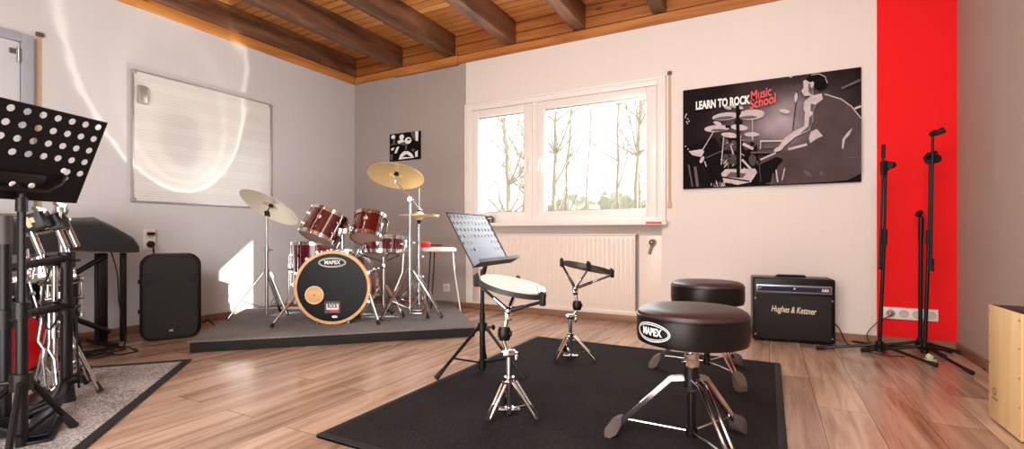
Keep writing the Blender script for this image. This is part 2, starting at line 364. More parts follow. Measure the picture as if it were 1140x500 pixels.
# ================================================================ ROOM SHELL
WX0, WX1, WZ0, WZ1 = -2.70, -0.80, 0.88, 2.06      # window opening
NX0, NX1, NZ0, NZ1 = -2.70, -0.79, 0.075, 0.845     # radiator niche
XS, XRED = -2.777, 0.667
m = MB(); m.box(((XL + XR) / 2, (YB + YF) / 2, -0.05), (XR - XL + 0.4, YB - YF + 0.4, 0.1)); struct(m.build('floor', M['floor'], smooth=0))
m = MB(); m.box(((XL + XR) / 2, (YB + YF) / 2, ZC + 0.05), (XR - XL + 0.4, YB - YF + 0.4, 0.1)); struct(m.build('ceiling', M['pine'], smooth=0))
m = MB(); m.box((XL - 0.1, (YB + YF) / 2, ZC / 2), (0.2, YB - YF, ZC)); struct(m.build('wall_left', M['left'], smooth=0))
m = MB(); m.box((XR + 0.1, (YB + YF) / 2, ZC / 2), (0.2, YB - YF, ZC)); struct(m.build('wall_right', M['rgrey'], smooth=0))
m = MB(); m.box(((XL + XR) / 2, YF - 0.1, ZC / 2), (XR - XL, 0.2, ZC)); struct(m.build('wall_front', M['rgrey'], smooth=0))
m = MB()
def wb(x0, x1, z0, z1, mi, y0=YB, y1=YB + 0.3):
    m.mi = mi; m.box(((x0 + x1) / 2, (y0 + y1) / 2, (z0 + z1) / 2), (x1 - x0, y1 - y0, z1 - z0))
wb(XL - 0.2, XS, 0, ZC, 0); wb(XS, WX0, 0, ZC, 1); wb(WX1, XRED, 0, ZC, 1); wb(XRED, XR + 0.2, 0, ZC, 2)
wb(WX0, WX1, WZ1, ZC, 1); wb(WX0, WX1, NZ1, WZ0, 1); wb(WX0, WX1, 0, NZ0, 1); wb(WX0, WX1, NZ0, NZ1, 1, YB + 0.13)
struct(m.build('wall_back', [M['grey'], M['white'], M['red']], smooth=0))

# baseboards
def bb(name, c, d): k = MB(); k.box(c, d, bev=0.004); struct(k.build(name, M['base']))
bb('baseboard_back', ((XL + XR) / 2, YB - 0.008, 0.03), (XR - XL, 0.016, 0.06))
bb('baseboard_right', (XR - 0.008, (YB + YF) / 2 - 0.02, 0.03), (0.016, YB - YF - 0.04, 0.06))
bb('baseboard_left', (XL + 0.008, (YB + 1.45) / 2, 0.03), (0.016, YB - 1.45 - 0.04, 0.06))
# ceiling joists and fascia
for k in range(8):
    x1 = -4.31 + 0.711 * k
    b = MB(); b.box((x1 - 0.058, (YB - 0.03 + YF) / 2, (2.632 + ZC) / 2), (0.116, YB - 0.03 - YF, ZC - 2.632), bev=0.008)
    struct(b.build('trim_%d' % (k + 1), M['beam']))
b = MB(); b.box(((XL + XR) / 2, YB - 0.013, (2.548 + ZC) / 2), (XR - XL, 0.026, ZC - 2.548))
b.box(((-3.72 + -2.86) / 2, YB - 0.02, 2.60), (0.86, 0.04, 0.13)); struct(b.build('trim_9', M['fascia'], smooth=0))
b = MB(); b.box((XL + 0.02, (YB - 0.03 + YF) / 2, 2.587), (0.04, YB - 0.03 - YF, 0.085), bev=0.004); struct(b.build('trim_10', M['strip']))
# vertical plaster strip at the edge of the white paint
b = MB(); b.box((XS + 0.004, YB - 0.003, 1.28), (0.008, 0.006, 2.53)); struct(b.build('trim_11', M['white']))

# ---- window
win = bpy.data.objects.new('window_1', None); COL.objects.link(win); win.location = (0, YB, 0); struct(win)
def rectframe(mb, x0, x1, z0, z1, w, y0, y1, wt=None, wbm=None, bev=0.004):
    wt = wt or w; wbm = wbm or w; yc, d = (y0 + y1) / 2, y1 - y0
    mb.box((x0 + w / 2, yc, (z0 + z1) / 2), (w, d, z1 - z0), bev=bev); mb.box((x1 - w / 2, yc, (z0 + z1) / 2), (w, d, z1 - z0), bev=bev)
    mb.box(((x0 + x1) / 2, yc, z1 - wt / 2), (x1 - x0 - 2 * w, d, wt), bev=bev); mb.box(((x0 + x1) / 2, yc, z0 + wbm / 2), (x1 - x0 - 2 * w, d, wbm), bev=bev)
b = MB(); rectframe(b, -2.755, -0.781, WZ0, 2.085, 0.058, -0.018, 0.05, 0.05, 0.04); b.box((-1.985, 0.02, 1.47), (0.06, 0.055, 1.14), bev=0.004)
b.build('window_frame', M['frame'], win)
for x0, x1 in ((-2.697, -2.01), (-1.962, -0.84)):
    b = MB(); rectframe(b, x0, x1, 0.915, 2.03, 0.085, -0.022, 0.045, 0.075, 0.07)
    sash = b.build('sash', M['frame'], win)
    b = MB(); b.box(((x0 + x1) / 2, 0.03, 1.47), (x1 - x0 - 0.15, 0.006, 0.99)); b.build('pane', M['glass'], sash, smooth=0)
    g = MB(); rectframe(g, x0 + 0.085, x1 - 0.085, 0.985, 1.955, 0.008, -0.008, 0.028, 0.014, 0.008, 0); g.build('pane_gasket', M['steel'], sash, smooth=0)
    hx = x1 - 0.042 if x0 < -2.5 else x0 + 0.042
    h = MB(); h.box((hx, -0.028, 1.47), (0.03, 0.012, 0.07), bev=0.004); h.path([(hx, -0.03, 1.47), (hx, -0.07, 1.47), (hx, -0.075, 1.46), (hx, -0.075, 1.36)], 0.009); h.build('window_handle', M['frame'], sash)
b = MB(); b.box((-1.74, -0.03, 0.865), (1.99, 0.16, 0.035), bev=0.006); b.build('window_sill', M['frame'], win)
b = MB(); b.box((-1.76, 0.21, 1.46), (2.0, 0.02, 0.0001)); 
b.bm.free()
# reveal casing outer lip
b = MB(); rectframe(b, -2.778, -0.765, 0.88, 2.105, 0.024, -0.03, 0.0, 0.022, 0.01, 0.003); b.build('casing', M['frame'], win)
sticker = MB(); sticker.box((-0.845, -0.112, 0.865), (0.13, 0.003, 0.018)); sticker.build('sill_sticker', M['ink_red'], win, 'small red sticker on sill edge')

# roller shutter straps
b = MB(); b.box((0, -0.006, 0), (0.022, 0.003, 1.09)); st = b.build('shutter_strap', M['strap'], loc=(-0.735, YB, 1.565))
tag(st, 'tan roller shutter strap hanging on the wall right of the window', 'strap', None)
k = MB(); k.box((0, -0.012, 0.555), (0.034, 0.022, 0.03), bev=0.004); k.build('strap_guide', M['brubber'], st)
k = MB(); k.box((0, -0.012, -0.55), (0.03, 0.022, 0.05), bev=0.004); k.build('strap_winder', M['tan'], st)
b = MB(); b.box((0.0015, 0, 0), (0.003, 0.028, 1.2)); st = b.build('shutter_strap', M['strap'], loc=(XL, 1.37, 1.53))
tag(st, 'tan strap hanging on the left wall beside the door frame', 'strap', None)
k = MB(); k.box((0.012, 0, 0.595), (0.022, 0.04, 0.025), bev=0.004); k.build('strap_guide', M['brubber'], st)

# door in left wall
dr = bpy.data.objects.new('door_1', None); COL.objects.link(dr); dr.location = (XL, 0.84, 0); struct(dr)
b = MB(); b.box((0.012, 0, 1.02), (0.024, 0.86, 2.03), bev=0.004); b.build('door_leaf', M['door'], dr)
b = MB()
b.box((0.02, 0.462, 1.045), (0.05, 0.06, 2.09), bev=0.005); b.box((0.02, -0.462, 1.045), (0.05, 0.06, 2.09), bev=0.005); b.box((0.02, 0, 2.065), (0.05, 0.864, 0.06), bev=0.005)
b.build('door_frame', M['dframe'], dr)
b = MB(); b.tube((0.04, 0.42, 1.9), (0.04, 0.42, 1.99), 0.012); b.box((0.03, 0.40, 1.965), (0.02, 0.05, 0.03)); b.build('hinge', M['steel'], dr)

# ---- radiator
rad = thing('radiator', 'cream ribbed panel radiator in the niche under the window', 'radiator', (-1.75, YB, 0), 0)
b = MB(); n = 36; x0, x1 = -0.80, 0.72
b.box(((x0 + x1) / 2, 0.045, 0.425), (x1 - x0, 0.05, 0.665), bev=0.006)
for i in range(n):
    xc = x0 + (i + 0.5) * (x1 - x0) / n
    b.box((xc, 0.019, 0.43), ((x1 - x0) / n * 0.55, 0.012, 0.60), bev=0.005, seg=1)
b.build('radiator_panel', M['radiator'], rad)
b = MB(); b.box(((x0 + x1) / 2, 0.05, 0.765), (x1 - x0 + 0.02, 0.08, 0.014), bev=0.003); b.build('top_grille', M['radiator'], rad)
b = MB(); b.box((0.85, 0.05, 0.425), (0.2, 0.03, 0.67), bev=0.004); b.build('side_panel', M['radiator'], rad)
b = MB(); b.tube((0.87, 0.035, 0.70), (0.87, -0.02, 0.70), 0.03, 0.026); b.tube((0.87, 0.02, 0.69), (0.84, 0.02, 0.60), 0.012); b.ball((0.87, -0.02, 0.70), 0.026); b.build('valve', M['brass'], rad)
b = MB(); b.box((-0.03, 0.03, 0.08), (1.66, 0.03, 0.03), bev=0.005); b.build('skirt', M['radiator'], rad)

# ================================================================ THINGS ON THE WALLS
# poster
PX0, PX1, PZ0, PZ1 = -0.625, 0.575, 1.143, 1.954
poster = thing('drum_poster', 'wide black and white drummer canvas print with white lettering on the white wall', 'poster', (PX0, YB, PZ0), 0)
W_, H_ = PX1 - PX0, PZ1 - PZ0
def pc(X, Y):                       # poster sketch units -> print plane (metres from its lower left corner)
    p = wall_pt(750 + X / 5.182, 70 + Y / 5.182, YB - 0.03)
    return (min(max(p.x - PX0, 0.002), W_ - 0.002), min(max(p.z - PZ0, 0.002), H_ - 0.002))
def pcs(l): return [pc(*q) for q in l]
b = MB(); b.box((W_ / 2, -0.015, H_ / 2), (W_, 0.028, H_), bev=0.002); b.build('canvas', M['pal4'], poster)
LAY = [0]
def pm(): LAY[0] += 1; return Matrix.Translation((0, -0.0295 - 0.00025 * LAY[0], 0)) @ Matrix.Rotation(PI / 2, 4, 'X')
b = MB()
def poly(mi, pts): b.mi = mi; b.flat(pcs(pts), pm())
def ell(mi, cx, cy, rx, ry, rot=0): b.mi = mi; b.flat(pcs(ellipse(cx, cy, rx, ry, rot)), pm())
def line(mi, x0, y0, x1, y1, w=6):
    d = Vector((x1 - x0, y1 - y0)).normalized(); q = Vector((-d.y, d.x)) * w / 2
    poly(mi, [(x0 + q.x, y0 + q.y), (x1 + q.x, y1 + q.y), (x1 - q.x, y1 - q.y), (x0 - q.x, y0 - q.y)])
b.mi = 0; b.flat([(0.002, 0.002), (W_ - 0.002, 0.002), (W_ - 0.002, H_ - 0.002), (0.002, H_ - 0.002)], pm())
# 0 ground, 1 pale, 2 mid, 3 mauve dark, 4 black
poly(4, [(57, 480), (130, 470), (240, 430), (300, 560), (260, 690), (240, 725), (62, 730)])
poly(4, [(270, 440), (360, 420), (480, 470), (500, 700), (270, 715)])
for c in ((300, 470), (345, 480), (420, 470), (300, 560), (345, 560), (455, 560)): ell(3, c[0], c[1], 22, 34)
for i in range(60):
    X = random.uniform(275, 490); Y = random.uniform(430, 690); line(random.choice((1, 2, 2, 4)), X, Y, X + random.uniform(-22, 22), Y + random.uniform(-26, 26), random.uniform(3, 7))
poly(1, [(275, 640), (300, 615), (470, 612), (480, 630), (440, 690), (370, 705), (290, 690)]); poly(2, [(330, 630), (420, 640), (400, 665), (300, 660)])
line(4, 280, 660, 470, 690, 9); line(1, 440, 690, 480, 630, 8)
poly(4, [(80, 560), (150, 560), (215, 600), (215, 720), (70, 725)]); line(2, 125, 600, 140, 715, 16); line(1, 180, 570, 190, 600, 6); line(2, 88, 590, 110, 715, 8)
poly(1, [(88, 512), (165, 500), (178, 515), (160, 545), (110, 535)]); ell(1, 165, 560, 10, 22, 0.5)
line(1, 265, 345, 168, 505, 5); line(2, 190, 550, 290, 505, 5); line(1, 290, 430, 275, 590, 5)
# cymbals
ell(1, 300, 312, 76, 22, -0.12); ell(2, 290, 322, 56, 10, -0.1); ell(1, 448, 302, 78, 30, -0.08); ell(2, 430, 318, 50, 9, -0.05)
ell(1, 250, 382, 72, 20, -0.06); ell(2, 262, 392, 46, 8, 0); ell(1, 380, 376, 50, 17, 0.1); ell(1, 325, 420, 50, 15, 0.12); ell(1, 452, 416, 44, 13, 0); ell(2, 440, 445, 42, 14, 0)
for c in ((255, 352), (312, 262), (380, 260), (345, 252)): ell(1, c[0], c[1], 24, 10, 0.3)
line(1, 455, 330, 456, 450, 5); line(4, 370, 250, 374, 665, 20); line(1, 388, 420, 386, 640, 4); ell(4, 375, 345, 24, 16); ell(4, 375, 290, 14, 20); line(4, 300, 372, 330, 372, 14)
line(1, 400, 470, 460, 500, 16); line(1, 330, 480, 345, 530, 8); line(1, 395, 560, 450, 620, 12)
# sticks, hi-hat
line(1, 500, 455, 640, 453, 9); line(1, 502, 455, 500, 500, 6); line(2, 445, 520, 590, 518, 10); line(4, 460, 530, 560, 530, 8); line(2, 520, 490, 620, 485, 14)
# drummer
poly(3, [(800, 250), (860, 190), (930, 205), (1000, 240), (1050, 290), (1079, 335), (1079, 640), (1000, 680), (870, 690), (700, 700), (560, 705), (500, 690), (492, 590), (520, 550), (620, 520), (780, 480), (800, 400)])
poly(4, [(497, 590), (590, 545), (640, 560), (600, 600), (570, 690), (505, 700)])
poly(3, [(620, 520), (860, 500), (880, 640), (640, 620)])
line(1, 500, 562, 590, 522, 9); line(1, 660, 502, 768, 474, 14); ell(1, 605, 500, 30, 12, -0.4)
poly(1, [(755, 300), (802, 290), (802, 345), (780, 395), (700, 432), (650, 474), (618, 505), (598, 496), (640, 438), (700, 396), (752, 368)]); poly(2, [(780, 320), (800, 300), (800, 350), (778, 392), (720, 418), (775, 370)])
poly(1, [(750, 232), (790, 196), (852, 182), (858, 215), (818, 245), (800, 292), (762, 306), (748, 270)]); poly(2, [(790, 240), (815, 246), (800, 290), (786, 280)])
poly(1, [(790, 402), (824, 385), (858, 426), (822, 442), (786, 466), (778, 440)])
for a_, c_ in (((868, 186), (960, 214)), ((958, 212), (1022, 256)), ((1020, 254), (1077, 325))): line(1, *a_, *c_, 6)
line(1, 1040, 270, 1078, 255, 12); poly(1, [(970, 445), (1000, 405), (1028, 380), (1010, 420), (985, 445), (975, 500), (967, 498)]); line(2, 1000, 551, 1078, 548, 4); ell(2, 770, 640, 30, 10, 0.6); ell(2, 850, 640, 12, 14)
line(1, 590, 620, 600, 690, 8); line(1, 640, 610, 625, 680, 6); line(2, 565, 700, 575, 640, 8)
poly(1, [(745, 112), (770, 98), (800, 118), (806, 160), (800, 195), (752, 198), (742, 182), (736, 168), (748, 150)]); poly(2, [(775, 130), (800, 120), (806, 160), (796, 192), (776, 175)])
poly(4, [(758, 104), (785, 78), (830, 70), (872, 88), (884, 125), (872, 158), (835, 166), (812, 152), (803, 120), (780, 118)]); ell(1, 797, 132, 10, 18, 0.2)
for q in (((790, 78), (835, 70)), ((833, 70), (872, 88)), ((870, 86), (884, 125))): line(1, *q[0], *q[1], 4)
line(4, 712, 170, 686, 395, 5); ell(1, 704, 206, 9, 28, 0.1); ell(1, 640, 285, 30, 12, 0.2); ell(1, 675, 88, 9, 5); line(2, 965, 155, 1075, 105, 12)
for i in range(9): ell(1, random.uniform(70, 100), random.uniform(270, 520), 4, 4)
for i in range(26):
    X = random.uniform(215, 330); line(random.choice((1, 2)), X, random.uniform(680, 722), X + random.uniform(-14, 14), random.uniform(690, 724), 4)
b.build('print', [M['poster'], M['pal1'], M['pal2'], M['pal3'], M['pal4']], poster, smooth=0)
ly = -0.0296 - 0.00025 * (LAY[0] + 2)
c0, c1 = Vector(pc(128, 250)), Vector(pc(440, 205)); cc = (c0 + c1) / 2
text('lettering', 'LEARN TO ROCK', 0.088, M['ink_white'], poster, Matrix.Translation((0.298, ly, 0.658)) @ Matrix.Rotation(PI / 2, 4, 'X'), sx=0.565, bold=0.0035, label='white block lettering')
Mr = Matrix.Rotation(PI / 2, 4, 'X') @ Matrix.Rotation(0.17, 4, 'Z')
text('lettering', 'Music', 0.10, M['ink_red'], poster, Matrix.Translation((0.565, ly, 0.692)) @ Mr, sx=0.62, shear=0.3, bold=0.002, label='red handwritten lettering')
text('lettering', 'School', 0.10, M['ink_red'], poster, Matrix.Translation((0.578, ly, 0.632)) @ Mr, sx=0.66, shear=0.3, bold=0.002, label='red handwritten lettering')

# small picture on the grey wall
sp = thing('small_picture', 'small black and white band photo panel on the taupe wall above the cymbal', 'picture', (-3.80, YB, 1.593), 0)
b = MB(); b.box((0.216, -0.012, 0.153), (0.432, 0.022, 0.306), bev=0.002); b.build('panel', M['pal4'], sp)
b = MB(); LAY2 = [0]
def q2(mi, pts):
    LAY2[0] += 1; b.mi = mi; b.flat([(max(0.003, min(0.429, (x - 158) / 330 * 0.432)), max(0.003, min(0.303, (405 - y) / 310 * 0.306))) for x, y in pts], Matrix.Translation((0, -0.0238 - 0.0003 * LAY2[0], 0)) @ Matrix.Rotation(PI / 2, 4, 'X'))
q2(1, [(390, 90), (440, 82), (440, 200), (410, 160)]); q2(0, [(440, 85), (475, 78), (470, 210), (445, 200)]); q2(1, [(160, 225), (200, 200), (240, 210), (330, 190), (330, 240), (250, 215)])
q2(0, ellipse(200, 130, 22, 24)); q2(1, [(200, 150), (225, 150), (220, 205), (195, 205)]); q2(0, ellipse(295, 140, 26, 28)); q2(0, [(245, 185), (300, 160), (330, 195), (260, 215)])
q2(0, ellipse(365, 190, 36, 38)); q2(2, ellipse(372, 180, 18, 10)); q2(0, [(180, 260), (215, 250), (205, 280), (180, 285)]); q2(0, [(240, 250), (270, 245), (240, 320), (215, 320)])
q2(0, [(262, 395), (280, 340), (320, 305), (370, 310), (410, 345), (432, 388)]); q2(1, [(165, 330), (200, 325), (190, 400), (178, 400)]); q2(1, [(335, 225), (360, 225), (350, 290), (335, 290)]); q2(2, [(300, 370), (350, 340), (400, 380)])
q2(0, [(440, 330), (470, 310), (470, 380), (445, 385)]); q2(1, [(400, 290), (440, 290), (430, 320), (410, 315)])
b.build('print', [M['ink_white'], M['pal2'], M['pal4']], sp, smooth=0)

# whiteboard
wbd = thing('whiteboard', 'large white music staff board with thin metal frame on the left wall', 'whiteboard', (XL, 1.90, 1.03), 0)
b = MB(); b.box((0.012, 0.59, 0.507), (0.016, 1.175, 1.01)); b.build('board_surface', M['wboard'], wbd, smooth=0)
b = MB(); 
for c, d in (((0.014, 0.006, 0.507), (0.024, 0.014, 1.03)), ((0.014, 1.176, 0.507), (0.024, 0.014, 1.03)), ((0.014, 0.59, 1.016), (0.024, 1.184, 0.013)), ((0.014, 0.59, 0.0), (0.024, 1.184, 0.013))): b.box(c, d, bev=0.003)
b.build('board_frame', M['alu'], wbd)
for y in (0.012, 1.17):
    for z in (0.01, 1.005):
        b = MB(); b.box((0.016, y, z), (0.03, 0.03, 0.03), bev=0.004); b.build('corner_cap', M['eraser'], wbd)
e = thing('board_eraser', 'small grey eraser stuck to the upper left of the whiteboard', 'eraser', (XL + 0.021, 1.966, 1.865), 0)
b = MB(); b.box((0.012, 0, 0), (0.022, 0.066, 0.14), bev=0.006); b.build('eraser_body', M['eraser'], e)
b = MB(); b.box((0.027, 0, 0), (0.012, 0.058, 0.13), bev=0.005); b.build('grip', M['alu'], e)

# light switch / hook panel above the loudspeaker
hp = thing('wall_socket', 'white double wall socket with a black plug above the loudspeaker', 'socket', (XL, 2.028, 0.72), 0)
b = MB(); b.box((0.007, 0, 0.01), (0.014, 0.085, 0.165), bev=0.003); b.build('cover_plate', M['socket'], hp)
for z in (0.05, -0.03):
    b = MB(); b.lathe([(0, 0), (0.028, 0), (0.03, 0.004), (0.024, 0.004), (0.022, 0.001), (0, 0.001)], frame((0.014, 0, z), (1, 0, 0)), 20); b.build('outlet', M['socketdark'], hp)
b = MB(); b.lathe([(0.026, 0), (0.026, 0.02), (0.016, 0.04), (0, 0.042)], frame((0.017, 0.0, -0.03), (1, 0, 0)), 16); b.path([(0.05, 0, -0.03), (0.06, 0, -0.05), (0.05, 0.01, -0.1), (0.03, 0.02, -0.2)], 0.006); b.build('plug', M['rubber'], hp)
b = MB(); b.box((0.03, 0.0, 0.055), (0.03, 0.05, 0.02), bev=0.005); b.build('hook', M['black'], hp)
# outlet near riser on the grey wall
o2 = thing('wall_socket', 'single white wall socket low on the taupe wall behind the drum riser', 'socket', (-3.02, YB, 0.2), 0)
b = MB(); b.box((0, -0.006, 0), (0.08, 0.012, 0.08), bev=0.003); b.build('cover_plate', M['socket'], o2)
b = MB(); b.lathe([(0, 0), (0.026, 0), (0.028, 0.004), (0.022, 0.004), (0.02, 0.001), (0, 0.001)], frame((0, -0.012, 0), (0, -1, 0)), 20); b.build('outlet', M['socketdark'], o2)
# four-gang strip on red wall
s4 = thing('socket_strip', 'white four gang socket strip low on the red painted wall', 'socket', (0.85, YB, 0.226), 0)
b = MB(); b.box((0, -0.007, 0), (0.295, 0.014, 0.08), bev=0.003); b.build('cover_plate', M['socket'], s4)
for i in range(4):
    b = MB(); b.lathe([(0, 0), (0.024, 0), (0.027, 0.004), (0.021, 0.004), (0.019, 0.001), (0, 0.001)], frame((-0.108 + 0.072 * i, -0.014, 0), (0, -1, 0)), 20); b.build('outlet', M['socketdark'], s4)
b = MB(); b.lathe([(0.02, 0), (0.02, 0.012), (0.014, 0.03), (0, 0.032)], frame((-0.108, -0.016, 0), (0, -1, 0)), 14); b.build('plug', M['steel'], s4)
# small display on the window sill
th = thing('thermometer', 'small dark digital display standing on the left end of the window sill', 'thermometer', (-2.44, YB - 0.085, 0.8825), 0)
b = MB(); b.box((0, 0, 0.033), (0.085, 0.02, 0.066), bev=0.004); b.build('casing', M['display'], th)
b = MB(); b.box((0.004, -0.0105, 0.042), (0.05, 0.002, 0.018)); b.box((0.015, -0.0105, 0.016), (0.016, 0.002, 0.014)); b.build('screen', M['socketdark'], th)

# ================================================================ FLOOR COVERINGS
b = MB(); b.box((0, 0, 0.006), (1.575, 1.98, 0.012), bev=0.003); b.mi = 1
o = tag(b.build('carpet', [M['carpet'], M['binding']], loc=(-0.731, 2.255, 0)), 'black rectangular carpet in the middle of the laminate floor', 'carpet')
k = MB(); rectL = ((0, 0.985, 1.58, 0.03), (0, -0.985, 1.58, 0.03)); 
for cx_, cy_, dx, dy in ((0, 0.975, 1.58, 0.03), (0, -0.975, 1.58, 0.03), (0.775, 0, 0.03, 1.92), (-0.775, 0, 0.03, 1.92)): k.box((cx_, cy_, 0.0075), (dx, dy, 0.014), bev=0.003)
k.build('binding', M['binding'], o)
# grey mat, corner at (-3.106,1.668), edges along (0.735,-0.678) and (-0.678,-0.735)
ang = math.atan2(-0.842, 0.915)
mt = thing('grey_mat', 'grey speckled floor mat with dark border under the drum rack', 'mat', (-3.106, 1.668, 0), ang)
b = MB(); b.box((0.9, -0.80, 0.005), (1.8, 1.6, 0.01)); b.build('pile', M['mat_grey'], mt, smooth=0)
b = MB()
for c, d in (((0.9, -0.018, 0.006), (1.8, 0.036, 0.013)), ((0.018, -0.8, 0.006), (0.036, 1.528, 0.013)), ((0.9, -1.582, 0.006), (1.8, 0.036, 0.013)), ((1.782, -0.8, 0.006), (0.036, 1.528, 0.013))): b.box(c, d)
b.build('border', M['binding'], mt)

# drum riser
RA = math.atan2(3.062 - 1.757, -1.94 + 3.32)
rs = thing('drum_riser', 'low black drum riser with grey carpet top turned across the room corner', 'riser', (-3.32, 1.757, 0), RA)
RLEN = 1.90; RDEP = 1.40
b = MB(); b.box((RLEN / 2, RDEP / 2, 0.033), (RLEN - 0.02, RDEP - 0.02, 0.066), bev=0.004); b.build('platform', M['binding'], rs)
b = MB(); b.box((RLEN / 2, RDEP / 2, 0.0735), (RLEN, RDEP, 0.013), bev=0.005); b.build('carpet_top', M['riser'], rs)
RZ = 0.08

# ================================================================ HELPERS FOR DRUM HARDWARE
def tripod(root, hub, feet, r, double=False, brace_z=None, low=None, mleg='chrome', foot_r=0.014, foot_len=0.05, foot='rubber', arch=0.0, leg_w=None):
    """legs from hub ring down to feet (local), with rubber tips and braces to a lower collar"""
    hub = Vector(hub)
    for f in feet:
        f = Vector(f); d = (Vector((f.x - hub.x, f.y - hub.y, 0))).normalized(); side = Vector((-d.y, d.x, 0))
        a = hub + d * 0.025; b_ = f + Vector((0, 0, foot_r))
        k1 = a + d * arch + Vector((0, 0, -arch * 0.45)) if arch else None
        m_ = MB()
        for sgn in ((-1, 1) if double else (0,)):
            off = side * 0.011 * sgn
            pts = [a + off] + ([k1 + off] if arch else []) + [b_ + off * 0.6]
            m_.path(pts, r, 8)
        leg = m_.build('leg', M[mleg], root)
        dirv = (b_ - (k1 if arch else a)).normalized()
        m_ = MB(); m_.tube(b_ - dirv * foot_len, b_ + dirv * 0.004, foot_r * 0.75, foot_r, 10); m_.build('rubber_foot', M[foot], leg)
        if low is not None:
            lo = Vector(low); e = a.lerp(b_, 0.62)
            if arch: e = k1.lerp(b_, 0.55)
            m_ = MB(); m_.tube(lo + d * 0.012, e, r * 0.6, n=6); m_.build('brace', M[mleg], root)

def collar(root, c, r, h, m_='chrome', wing=True, name='collar', wd=(1, 0, 0)):
    k = MB(); c = Vector(c); k.tube(c - Vector((0, 0, h / 2)), c + Vector((0, 0, h / 2)), r, n=14)
    if wing:
        d = Vector(wd).normalized(); k.tube(c, c + d * (r + 0.018), 0.005, n=8)
        u = d.cross(Vector((0, 0, 1))).normalized() if abs(d.z) < 0.9 else Vector((1, 0, 0))
        e = c + d * (r + 0.018); k.tube(e - u * 0.014, e + u * 0.014, 0.0055, 0.0055, 8)
    return k.build(name, M[m_], root)

def cymbal(name, label, R_, mat_, loc, normal, group=None, bell=0.11):
    t = thing(name, label, 'cymbal', loc, 0, group)
    Mx = frame((0, 0, 0), normal)
    k = MB(); rb = R_ * 0.24
    prof = [(0.006, 0.030), (rb * 0.5, 0.026), (rb * 0.85, 0.014), (rb, 0.006)] + [(rb + (R_ - rb) * i / 7, 0.006 - 0.018 * (i / 7) ** 1.6) for i in range(1, 8)]
    under = [(r, z - 0.0022) for r, z in reversed(prof)]
    k.lathe(prof + under, Mx, 56); k.build('cymbal_disc', M[mat_], t)
    k = MB(); k.lathe([(0, 0.026), (0.017, 0.026), (0.017, 0.042), (0, 0.042)], Mx, 14); k.lathe([(0, 0.0), (0.018, 0.0), (0.018, 0.014), (0, 0.014)], Mx, 14); k.build('felt_washer', M['rubber'], t)
    return t

def drum(root, org, axis, R_, depth, shell, nl=6, xh=(1, 0, 0), top='clearhead', bot='clearhead', hoop='chrome', hoop_w=0.03, hoop_over=0.009, badge=True):
    Mx = frame(org, axis, xh)
    k = MB(); k.lathe([(R_ - 0.006, 0.01), (R_, 0.01), (R_, depth - 0.01), (R_ - 0.006, depth - 0.01)], Mx, 44); k.build('shell', M[shell], root)
    for nm, z0, sg, hm in (('resonant_head', 0, 1, bot), ('batter_head', depth, -1, top)):
        k = MB(); k.lathe([(0, z0 + 0.004 * sg), (R_ + 0.001, z0 + 0.004 * sg), (R_ + 0.001, z0 + 0.016 * sg), (0, z0 + 0.012 * sg)], Mx, 44); k.build(nm, M[hm], root)
        k = MB(); zz = z0 - 0.006 * sg
        k.lathe([(R_ + 0.001, zz), (R_ + hoop_over, zz), (R_ + hoop_over, zz + hoop_w * sg), (R_ + 0.002, zz + hoop_w * sg), (R_ + 0.001, zz)], Mx, 44); k.build('hoop', M[hoop], root)
    for i in range(nl):
        a = 2 * PI * (i + 0.5) / nl; ca, sa = math.cos(a), math.sin(a); rr = R_ + 0.012
        k = MB()
        k.tube(Mx @ Vector((rr * ca, rr * sa, 0.004)), Mx @ Vector((rr * ca, rr * sa, depth - 0.004)), 0.0055, n=8)
        zc = (0.3, 0.7) if depth > 0.2 else (0.5,)
        for f in zc:
            k.tube(Mx @ Vector((R_ * ca, R_ * sa, depth * f)), Mx @ Vector(((R_ + 0.02) * ca, (R_ + 0.02) * sa, depth * f)), 0.013, 0.010, 10)
        for z in (0.006, depth - 0.006): k.box(Mx @ Vector(((R_ + 0.012) * ca, (R_ + 0.012) * sa, z)), (0.016, 0.016, 0.022), rot=(Mx.to_3x3() @ Matrix.Rotation(a, 3, 'Z')), bev=0.003, seg=1)
        k.build('lug', M['chrome'], root)
    if badge:
        a = -PI / 2; k = MB(); k.lathe([(0, 0.001), (0.016, 0.001), (0.016, 0.0025), (0, 0.0025)], frame(Mx @ Vector((0, -R_, depth * 0.62)), Mx.to_3x3() @ Vector((0, -1, 0))), 18); k.build('badge', M['ink_white'], root)
    return Mx

def mapex_oval(root, Mx, w, h, bend=None, name='logo'):
    k = MB(); ring_faces(k, w / 2, h / 2, h * 0.045, 0.0006, Mx, bend=bend); ring_faces(k, w / 2 * 0.93, h / 2 * 0.80, h * 0.04, 0.0006, Mx, bend=bend)
    k.build('logo_ring', M['ink_white'], root, smooth=0)
    text(name, 'MAPEX', h * 0.54, M['ink_white'], root, Mx, sx=0.92 * w / h / 2.75, bold=h * 0.016, bend=bend, extrude=0.0004)

